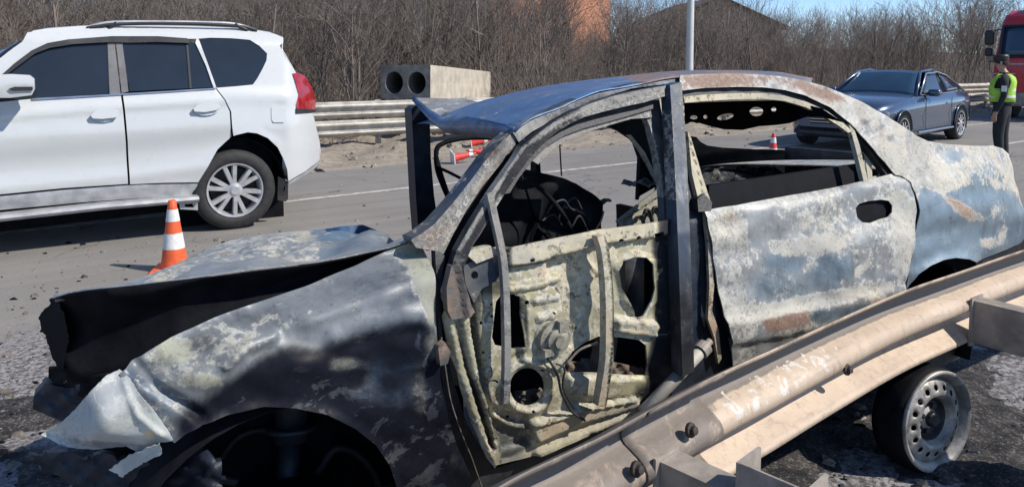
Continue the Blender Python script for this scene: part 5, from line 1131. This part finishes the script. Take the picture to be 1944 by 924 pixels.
# ---------------- graphite saloon ----------------
GF=Frame(tuple(G(1822,265)),R_(47.8))
def graphite_car():
    # x from rear axle, forward negative; lat 0 at the near side
    r=GF.root('graphite_car','dark graphite saloon car parked across the road behind the burnt car boot','car')
    W0=1.9; G_=M['graphite']
    XS=[-3.98,-3.93,-3.8,-3.6,-3.3,-2.9,-2.4,-2.1,-1.6,-.9,-.3,.2,.6,.9,1.05,1.1]
    hw=[.62,.72,.82,.89,.93,.945,.95,.95,.95,.95,.95,.94,.91,.86,.8,.72]; zb=[.42,.3,.22,.2,.2,.2,.2,.2,.2,.2,.2,.22,.26,.3,.36,.5]
    zt=[.62,.74,.82,.87,.90,.93,.955,.965,.97,.985,1.0,1.0,.98,.95,.92,.82]; cr=[.02,.03,.05,.06,.07,.08,.08,.08,.06,.05,.05,.05,.05,.04,.03,.02]
    rows=[]
    for x,w,b,t,c in zip(XS,hw,zb,zt,cr):
        h=t-b; half=[(0,b),(w*.86,b),(w*.97,b+h*.12),(w*.985,b+h*.3),(w*.975,b+h*.5),(w,b+h*.72),(w*.985,b+h*.86),(w*.93,b+h*.97),(w*.84,t+c*.25),(w*.5,t+c*.8),(0,t+c)]
        full=half+[(-a,z) for a,z in half[-2:0:-1]]
        rows.append([GF.W((x,-W0/2+a,z)) for a,z in full])
    b=loft('body',rows,G_,r,close=True)
    k=len(rows[0]); bm=bmesh.new(); bm.from_mesh(b.data); bm.verts.ensure_lookup_table(); bm.faces.new([bm.verts[i] for i in range(k)]); bm.faces.new([bm.verts[(len(rows)-1)*k+i] for i in range(k)]); bm.to_mesh(b.data); bm.free()
    def P_(x,a,z): return GF.W((x,-W0/2+a,z))
    A0=(-2.15,.80,.985);A1=(-1.40,.60,1.43);B1=(-.8,.60,1.455);C1=(-.05,.57,1.365);C0=(.92,.70,1.0)
    def mir(p): return (p[0],-p[1],p[2])
    def quad(name,a,b_,c,d,mat,bul=.05,n=8,off=0,par=None,ax=2):
        rows=[]
        for i in range(n+1):
            t=i/n; l=np.array(a)+(np.array(d)-np.array(a))*t; q=np.array(b_)+(np.array(c)-np.array(b_))*t; row=[]
            for j in range(n+1):
                s_=j/n; p=l+(q-l)*s_; p[ax]+=bul*math.sin(math.pi*s_)*(.4+.6*math.sin(math.pi*t)); row.append(P_(*p))
            rows.append(row)
        return loft(name,rows,mat,par or r,.012)
    quad('windscreen',A0,mir(A0),mir(A1),A1,M['bluegl'],.06); quad('roof',A1,mir(A1),mir(C1),C1,G_,.05); quad('rear_screen',C1,mir(C1),mir(C0),C0,M['tint'],.05)
    for s_ in(1,-1):
        f=lambda p:(p[0],p[1]*s_,p[2])
        gl=[(-2.0,.80,1.0),(-1.28,.645,1.38),(-.62,.628,1.40),(-.6,.825,1.0)]; quad('side_window',*[f(p) for p in gl],M['tint'],.012*s_,5,ax=1)
        gl=[(-.55,.825,1.0),(-.56,.628,1.40),(-.12,.64,1.335),(.52,.775,1.04)]; quad('side_window',*[f(p) for p in gl],M['tint'],.012*s_,5,ax=1)
        m=MB(); m.tube([P_(*f(p)) for p in(A0,(-1.75,.70,1.24),A1,(-.9,.615,1.46),B1,C1,(.45,.64,1.2),C0)],.026,8); m.build('pillar',G_,r,smooth=True)
        m=MB(); m.tube([P_(*f(p)) for p in((-2.0,.835,.99),(-1.0,.85,.99),(0,.84,1.01),(.6,.79,1.035))],.012,6); m.tube([P_(*f(p)) for p in((-2.0,.82,1.0),(-1.29,.665,1.39),(-.6,.645,1.42),(-.1,.652,1.35),(.6,.785,1.04))],.017,6); m.build('chrome_trim',M['chrome'],r,smooth=True)
        m=MB(); c=P_(*f((-1.75,1.0,1.03))); m.box(c,(.2,.22,.14),math.pi/2-R_(47.8),bev=.05); m.tube([P_(*f((-1.72,.82,1.0))),c],.025,6); m.build('wing_mirror',G_,r,smooth=True)
        m=MB(); m.tube([P_(*f((-2.4,.955,.3))),P_(*f((-.5,.962,.3)))],.02,6); m.build('sill_strip',M['chrome'],r)
        for x in(-3.1,0):
            w=bpy.data.objects.new('wheel',None); COL.objects.link(w); w.parent=r; c=P_(x,s_*.955,.35); ax=(P_(0,1,0)-P_(0,0,0))*s_
            m=MB(); m.lathe([(-.24,0),(-.24,.31),(-.21,.345),(-.03,.345),(.0,.31),(.004,.255),(-.02,.25)],c,ax,32); m.build('tyre',M['rubber'],w,smooth=True)
            m=MB(); m.lathe([(-.02,.25),(.005,.255),(.0,.235),(-.05,.22)],c,ax,32); u=np.cross(ax,[0,0,1.]); u/=np.linalg.norm(u); v=np.cross(u,ax)
            for k2 in range(10):
                a=k2*math.pi/5; d=math.cos(a)*u+math.sin(a)*v; n_=np.cross(ax,d)*.014; p0=c+d*.03+ax*.004; p1=c+d*.24; m.add([p0+n_,p0-n_,p1-n_*1.4,p1+n_*1.4],[(0,1,2,3)])
            m.lathe([(0,.05),(.01,.045),(.012,0)],c,ax,16); m.lathe([(-.08,0),(-.08,.24)],c,ax,24); m.build('rim',M['alloy'],w)
            m=MB(); 
            arc=[P_(x-.40*math.cos(t),s_*.957,.35+.40*math.sin(t)) for t in np.linspace(.05,3.09,16)]; m.tube(arc,.012,6); 
            rows=[[P_(x-.385*math.cos(t),s_*l,.35+.385*math.sin(t)) for l in(.968,.90)] for t in np.linspace(-.3,3.44,16)]
            m.build('wheel_arch',G_,r,smooth=True)
            mk('arch_gap',[P_(x-rr*math.cos(t),s_*.956,.35+rr*math.sin(t)) for rr in(.0,.385) for t in np.linspace(-.35,3.49,16)],[(j,j+1,17+j,16+j) for j in range(15)],M['soot'],r)
        m=MB(); m.box(P_(-3.72,s_*.70,.68),(.16,.42,.13),math.pi/2-R_(47.8)+s_*.5,bev=.04); m.build('headlight',M['clear'],r)
        for x in(-.55,.55): 
            m=MB(); m.box(P_(x-.25,s_*.955,.80),(.2,.03,.03),math.pi/2-R_(47.8),bev=.01); m.build('door_handle',M['chrome'],r)
        for x in(-2.02,-.58,.55):
            m=MB(); m.tube([P_(x,s_*.945,.93),P_(x-.02,s_*.953,.75),P_(x,s_*.953,.34)],.004,4); m.build('door_seam',M['soot'],r)
    m=MB(); m.box(P_(-3.95,0,.6),(.08,.8,.25),math.pi/2-R_(47.8),bev=.03); gl=m.build('grille',M['plastic'],r)
    m=MB(); 
    for k in range(4): m.box(P_(-3.995,0,.52+k*.055),(.01,.76,.012),math.pi/2-R_(47.8))
    m.build('grille_bar',M['chrome'],gl)
    m=MB(); m.box(P_(-3.9,0,.34),(.1,1.3,.16),math.pi/2-R_(47.8),bev=.03); m.build('lower_grille',M['plastic'],r)
graphite_car()
# ---------------- red truck ----------------
def truck():
    # cab seen at the right edge, front facing the viewer
    X0=DY(1886,120,21.5); r=empty('fire_truck',(X0[0],21.5,0),'red fire truck cab at the right edge, behind the officer in the lime vest','truck'); o=np.array([X0[0],21.5,0.])
    def b(m,x0,x1,y0,y1,z0,z1,bev=.04): m.box(o+np.array([(x0+x1)/2,(y0+y1)/2,(z0+z1)/2]),(x1-x0,y1-y0,z1-z0),bev=bev)
    R=M['redpaint']
    # cab shell with slightly raked, tapered front
    rows=[]
    for z,y,inset in((.55,.0,0),(.6,-.02,0),(1.0,-.04,0),(1.6,-.03,0),(1.72,0,.0),(2.75,.22,.06),(2.95,.34,.1),(3.1,.6,.16)):
        rows.append([o+np.array(p) for p in((inset,2.2,z),(inset,y+.14,z),(inset+.04,y+.05,z),(inset+.14,y,z),(1.25,y-.05,z),(2.36-inset,y,z),(2.46-inset,y+.05,z),(2.5-inset,y+.14,z),(2.5-inset,2.2,z))])
    c=loft('cab',rows,R,r,.03); rt=[rows[-1]]; mk('cab_roof',rows[-1],[tuple(range(9))],R,r)
    ws=[[o+np.array((x,np.interp(z,[1.72,2.75],[0,.22])-.045+.0*x-.02*math.sin((x-.12)/2.26*math.pi),z)) for x in np.linspace(.16,2.34,9)] for z in np.linspace(1.78,2.66,6)]; loft('windscreen',ws,M['bluegl'],r,.01)
    m=MB(); m.tube([p+np.array([0,-.02,0]) for p in ws[0]],.03,6); m.tube([p+np.array([0,-.02,0]) for p in ws[-1]],.03,6); m.tube([q[0]+np.array([0,-.02,0]) for q in ws],.035,6); m.tube([q[-1]+np.array([0,-.02,0]) for q in ws],.035,6); m.build('windscreen_seal',M['plastic'],r)
    sw=[[o+np.array((-.012+np.interp(z,[1.72,2.75],[0,.06]),y,z)) for y in np.linspace(.35,1.5,4)] for z in np.linspace(1.75,2.6,4)]; loft('side_window',sw,M['tint'],r,.01)
    m=MB(); b(m,-.02,2.52,-.12,.1,.38,.78,.06); m.build('bumper',M['zinc_dk'],r)
    m=MB(); b(m,.0,2.5,-.07,.05,1.28,1.32,.01); b(m,.4,2.1,-.08,.05,1.55,1.6,.01); m.build('trim_strip',M['zinc'],r)
    for x in(.3,2.2): 
        m=MB(); b(m,x-.2,x+.2,-.16,-.1,.5,.68,.04); m.build('headlight',M['clear'],r)
    for x in(-.16,2.66):
        m=MB(); b(m,x-.12,x+.12,.0,.12,2.12,2.56,.05); b(m,x-.1,x+.1,.0,.12,1.8,2.04,.05); s_=1 if x<0 else -1; m.tube([o+np.array((x,.06,2.5)),o+np.array((x+s_*.26,.3,2.6))],.02,6); m.tube([o+np.array((x,.06,1.85)),o+np.array((x+s_*.2,.2,1.8))],.02,6); m.build('wing_mirror',M['plastic'],r)
    m=MB(); b(m,.5,2.0,.5,.95,3.1,3.25,.05); m.build('light_bar',plain('blue_beacon',(.02,.06,.3),.2,0,.2),r)
    m=MB(); b(m,0,2.5,2.4,7.5,.9,3.1,.05); m.build('equipment_body',R,r); m=MB(); b(m,.2,2.3,.3,7.4,.45,.95,.02); m.build('chassis',M['soot'],r)
    for x in(.02,2.2):
        for y in(1.15,5.6): m=MB(); m.lathe([(0,0),(0,.4),(.04,.5),(.25,.5),(.29,.4),(.29,0)],o+np.array((x,y,.5)),(1,0,0),28); m.build('wheel',M['rubber'],r,smooth=True)
truck()
bpy.data.objects['fire_truck'].rotation_euler=(0,0,R_(-52))
# ---------------- traffic cones ----------------
def m_cone(name,col,rough):
    return plain(name,col,rough,0,.18,20)
M['orange']=m_cone('orange_cone_plastic',(.75,.12,.035),.5); M['conewhite']=m_cone('white_reflective_band',(.72,.73,.72),.4); M['conered']=m_cone('red_cone_plastic',(.68,.05,.04),.5)
def cone(loc,h,label,mat='orange',lie=None,rz=0,tilt=0):
    s=h/.6; r=empty('traffic_cone',tuple(loc),label,'traffic cone'); r['group']='orange and white traffic cones'
    base=MB(); base.box((0,0,.018*s),(.34*s,.34*s,.036*s),.2,bev=.012*s); 
    base.build('base',M['conewhite' if lie is not None else mat],r,False)
    def rad(z): return (.115-(.115-.03)*(z/.6))*s
    zs=[.03,.20,.33,.43,.53,.6]; cols=[mat,'conewhite',mat,'conewhite',mat] if lie is None else [mat,mat,mat,'conewhite',mat]
    for k in range(5):
        m=MB(); p=[(zs[k]*s,rad(zs[k])+(.0015 if k%2 else 0)),(zs[k+1]*s,rad(zs[k+1])+(.0015 if k%2 else 0))]
        if k==4: p+= [(zs[5]*s+.006,rad(.6)*.8),(zs[5]*s+.002,rad(.6)*.6),(zs[5]*s-.05,rad(.6)*.6)]
        m.lathe(p,(0,0,0),(0,0,1),24); m.build('reflective_band' if k%2 else 'cone_section',M[cols[k]],r,False,True)
    if lie is not None:
        r.rotation_euler=(0,R_(90-9),lie); r.location=(loc[0],loc[1],.13*s)
    return r
c0=G(332,514); cone(c0,.55,'orange cone with white bands standing between the white car and the crumpled hood')
cone(G(1467,314),.50,'small upright orange cone seen through the burnt car rear window','conered')
cone(G(1897,308),.42,'orange cone standing in front of the officer, its tip at his legs','conered')
cone(G(858,311),.40,'toppled red and white cone on the verge nearest the bent dark pillar','conered',R_(20))
cone(G(922,298),.34,'toppled cone on the verge showing its pale base toward the road','conered',R_(200))
cone(G(893,281),.38,'toppled cone close to the foot of the far guardrail','conered',R_(5))
# ---------------- officer ----------------
M['uniform']=plain('dark_uniform_cloth',(.016,.018,.024),.85,0,.4,18,.3); M['skin']=plain('skin',(.42,.25,.18),.55,0,.15,9); M['vest']=plain('lime_safety_vest',(.36,.62,.06),.7,0,.2,10,.3); M['boot']=plain('black_boot_leather',(.012,.012,.013),.45)
def officer():
    p=G(1897,310); s=.97; rz=R_(143)   # local +x = facing direction
    r=empty('person',(p[0],p[1],0),'officer in dark uniform, black cap and lime safety vest standing sideways','person',rz)
    V=[];E=[];RA=[]
    def add(pts,rad,par=None):
        prev=par
        for q,ra in zip(pts,rad):
            V.append(tuple(np.array(q)*s)); RA.append(ra*s if not isinstance(ra,tuple) else tuple(k*s for k in ra)); i=len(V)-1
            if prev is not None: E.append((prev,i))
            prev=i
        return prev
    pel=add([(0,0,.96)],[(.125,.15)]); t1=add([(.015,0,1.08),(.02,0,1.22),(.0,0,1.36),(-.01,0,1.44)],[.135,.15,.15,.105],pel); chest=t1-1
    nk=add([(.01,0,1.50),(.035,0,1.55)],[.058,.055],t1); hd=add([(.055,0,1.61),(.06,0,1.69),(.055,0,1.745)],[.075,.092,.06],nk); nose=add([(.155,0,1.635)],[.016],hd-1)
    for sd,sw in((1,.02),(-1,-.03)):
        a=add([(-.01,sd*.15,1.42),(-.02,sd*.21,1.37),(-.03,sd*.262,1.14),(.05,sd*.262,.90),(.07,sd*.262,.86)],[.075,.066,.052,.038,.03],chest)
        w=add([(.085,sd*.264,.81)],[.027],a)
        for k,(dx,ln) in enumerate(((.03,.075),(.012,.088),(-.006,.085),(-.022,.065))):
            b=add([(.085+dx,sd*.262,.775),(.09+dx*1.1,sd*.258,.775-ln*.55),(.08+dx,sd*.25,.775-ln)],[.0115,.0105,.009],w)
        add([(.115,sd*.25,.80),(.128,sd*.24,.76),(.12,sd*.235,.735)],[.013,.011,.009],w)
        l=add([(sw*.5,sd*.095,.87),(sw+.015,sd*.105,.5),(sw-.03,sd*.11,.12),(sw-.03,sd*.11,.06)],[.118,.088,.068,.06],pel); add([(sw+.03,sd*.115,.04),(sw+.13,sd*.125,.035)],[.045,.038],l)
    me=bpy.data.meshes.new('body'); me.from_pydata(V,E,[]); o=bpy.data.objects.new('body',me); COL.objects.link(o)
    m=o.modifiers.new('skin','SKIN'); o.modifiers.new('sub','SUBSURF').levels=2; o.modifiers['sub'].render_levels=2
    for i,ra in enumerate(RA):
        sv=me.skin_vertices[0].data[i]; sv.radius=ra if isinstance(ra,tuple) else (ra,ra); sv.use_root=(i==0)
    dg=bpy.context.evaluated_depsgraph_get(); dg.update(); nm=bpy.data.meshes.new_from_object(o.evaluated_get(dg)); bpy.data.objects.remove(o)
    nm.name='body'; nm.materials.clear(); [nm.materials.append(M[k]) for k in('uniform','skin','boot')]
    for f in nm.polygons:
        c=f.center/s; f.use_smooth=True; f.material_index=1 if (c.z>1.50 or (c.z<.865 and abs(c.y)>.226 and c.z>.6)) else 2 if c.z<.13 else 0
    b=bpy.data.objects.new('body',nm); COL.objects.link(b); b.parent=r
    # face
    m=MB()
    for sd in(1,-1): m.lathe([(0,.012),(.006,.009),(.008,0)],(.135*s,sd*.034*s,1.668*s),(1,sd*.3,0),8)
    m.build('eyes',M['boot'],r,False)
    m=MB(); m.box((.128*s,0,1.597*s),(.02,.05,.008),bev=.003); m.build('mouth',plain('lips',(.3,.13,.1),.5),r,False)
    for sd in(1,-1): m=MB(); m.box((.045*s,sd*.095*s,1.65*s),(.035,.016,.06),bev=.007); m.build('ear',M['skin'],r,False,True)
    hair=MB(); hair.lathe([(-.01,.098),(.03,.1),(.06,.085)],(.045*s,0,1.64*s),(-.25,0,1),20); hair.build('hair',plain('dark_hair',(.02,.015,.012),.8),r,False,True)
    cp=MB(); cp.lathe([(-.012,.102),(.02,.106),(.045,.112),(.07,.108),(.085,.07),(.088,0)],(.055*s,0,1.70*s),(.12,0,1),24); 
    vz=[(.055+.098*math.cos(a)*1.0,.098*math.sin(a),1.695-.012) for a in np.linspace(-1.0,1.0,9)]; vz2=[(.075+.17*math.cos(a*.8),.095*math.sin(a),1.665) for a in np.linspace(-1.0,1.0,9)]
    q=np.array(vz+vz2+[(x,y,z+.01) for x,y,z in vz+vz2])*s; f=[(j,j+1,10+j,9+j) for j in range(8)]+[(18+j,27+j,28+j,19+j) for j in range(8)]+[(9+j,10+j,28+j,27+j) for j in range(8)]; cp.add(q,f); cp.build('cap',M['boot'],r,False,True)
    # vest : shell round the torso with arm openings
    rows=[]
    for z,a,b_,cx in((1.02,.175,.185,.01),(1.12,.172,.185,.018),(1.24,.178,.19,.02),(1.34,.172,.185,.005),(1.41,.14,.165,-.008),(1.465,.085,.1,.0)):
        row=[]
        for t in np.linspace(0,2*math.pi,33):
            row.append((np.array([cx+a*math.cos(t),b_*math.sin(t),z])*s))
        rows.append(row)
    A=np.array(rows); n,mm=A.shape[:2]; fs=[]
    for i in range(n-1):
        for j in range(mm-1):
            t=(j+.5)/32*2*math.pi
            if 1<=i<=3 and abs(abs(math.sin(t)))>.86 and i>=2: continue
            fs.append((i*mm+j,i*mm+j+1,(i+1)*mm+j+1,(i+1)*mm+j))
    vo=mk('vest',A.reshape(-1,3),fs,M['vest'],r,False); sm=vo.modifiers.new('thick','SOLIDIFY'); sm.thickness=.012; sm.offset=1
    for z in(1.09,1.2):
        ring=[np.array([.016+.187*math.cos(t),.197*math.sin(t),z])*s for t in np.linspace(0,2*math.pi,33)]; up=[q+np.array([0,0,.04]) for q in ring]; bo=mk('reflective_strip',ring+up,[(j,j+1,34+j,33+j) for j in range(32)],M['conewhite'],vo,False)
    m=MB(); m.lathe([(-.02,.15),(.02,.152)],(.0,0,1.0*s),(0,0,1),24); m.build('belt',M['boot'],r,False)
    m=MB(); m.box((-.025,.31*s,1.24*s),(.07,.01,.09),bev=.004); m.build('sleeve_patch',M['conewhite'],r,False)
    # radio held forward
    m=MB(); m.box((.14,-.25*s,.75*s),(.05,.03,.11),bev=.008); m.tube([(.14,-.25*s,.8*s),(.15,-.25*s,.88*s)],.006,6); q=[r.matrix_world@Vector(v) for v in m.v]
    rr=empty('hand_radio',(p[0],p[1],0),'small black radio in the hand of the officer','radio',rz); m.build('radio_case',M['plastic'],rr,False)
officer()
# ---------------- ash and debris ----------------
def ash_patch():
    n=150; x=np.linspace(-3.4,3.6,n); y=np.linspace(1.35,5.4,90); X,Y=np.meshgrid(x,y,indexing='ij'); rg=np.random.default_rng(3)
    Z=np.zeros_like(X)
    for k in range(26):
        a=rg.uniform(0,6.28); fq=rg.uniform(2,26); Z+=np.sin(X*fq*math.cos(a)+Y*fq*math.sin(a)+rg.uniform(0,6))*(.016/math.sqrt(fq))
    Z+=rg.normal(0,.0045,X.shape); e=np.hypot((X-.6)/2.9,(Y-2.75)/1.3)+.18*np.sin(X*3.1)*np.sin(Y*4.3)+.1*np.sin(X*9+Y*7); Z=Z*.6+.012-.05*np.clip(e-.7,0,2)
    v=np.stack([X,Y,Z+.004],-1).reshape(-1,3); f=[(i*90+j,(i+1)*90+j,(i+1)*90+j+1,i*90+j+1) for i in range(n-1) for j in range(89)]
    t=NT('burnt_ash_ground'); co=t.coord(); a=t.noise(9,9,.7,co); b=t.noise(70,5,.7,co); c=t.mix(t.rng(a,.4,.62),(.014,.014,.016),(.06,.055,.052)); c=t.mix(t.rng(t.math('ADD',b,t.math('MULTIPLY',a,.4)),.72,.86),c,(.2,.18,.16)); m=t.set(c,.95,0,b,.8,.02)
    o=mk('ash_ground',v,f,m,None,False); tag(o,'black ash and scorched crumbs on the ground under and around the burnt car','ash',kind='stuff')
ash_patch()
def debris(name,n,fn,label,cat,mats,seed,smin,smax,flat=.35):
    rg=np.random.default_rng(seed); m=MB()
    for k in range(n):
        x,y,z=fn(rg); s_=smin*(smax/smin)**(rg.random()**2.2); a=rg.uniform(0,6.28)
        pts=[(s_*math.cos(a+t)*rg.uniform(.5,1.2),s_*math.sin(a+t)*rg.uniform(.4,.9),0) for t in np.linspace(0,5.2,5)]
        top=[(px*.6+rg.normal(0,s_*.1),py*.6,s_*flat*rg.uniform(.5,1.6)) for px,py,_ in pts]
        v=[(x+p[0],y+p[1],z+p[2]) for p in pts+top]; m.add(v,[(j,(j+1)%5,5+(j+1)%5,5+j) for j in range(5)]+[(5,6,7,8,9)],int(rg.integers(len(mats))))
    o=m.build(name,mats,None,False); tag(o,label,cat,kind='stuff')
def near_left(rg):
    while True:
        x=rg.uniform(-5.2,1.0); y=rg.uniform(2.2,7.6)
        if (x*.806+y*.592)<6 and rg.random()<math.exp(-((x+1.6)**2+(y-3.4)**2)/5): return x,y,.004
debris('burnt_debris',5200,near_left,'scattered burnt crumbs on the asphalt in front of the wreck','debris',[M['char'],M['soot'],M['springs'],M['concrete_dk']],21,.003,.045)
def road_any(rg):
    p=RDN(rg.uniform(-6,26),rg.uniform(3.5,10.2)); return p[0],p[1],.004
debris('road_grit',420,road_any,'small stones and grit lying on the road','grit',[M['char'],M['concrete_dk'],M['dirt']],22,.008,.04)
def verge_any(rg):
    a=rg.uniform(-8,40); b=rg.uniform(10.2,15); p=RDN(a,b); return p[0],p[1],verge_z(a,b)
debris('verge_litter',3500,verge_any,'stones, twigs and clods on the dirt verge','litter',[M['dirt'],M['concrete_dk'],M['springs'],M['char']],23,.012,.09,.5)
def behind_rail(rg): return rg.uniform(1.2,3.4),rg.uniform(1.6,3.4),.012
debris('charred_litter',700,behind_rail,'charred scraps under and behind the near guardrail','debris',[M['char'],M['springs'],M['soot']],24,.006,.06)
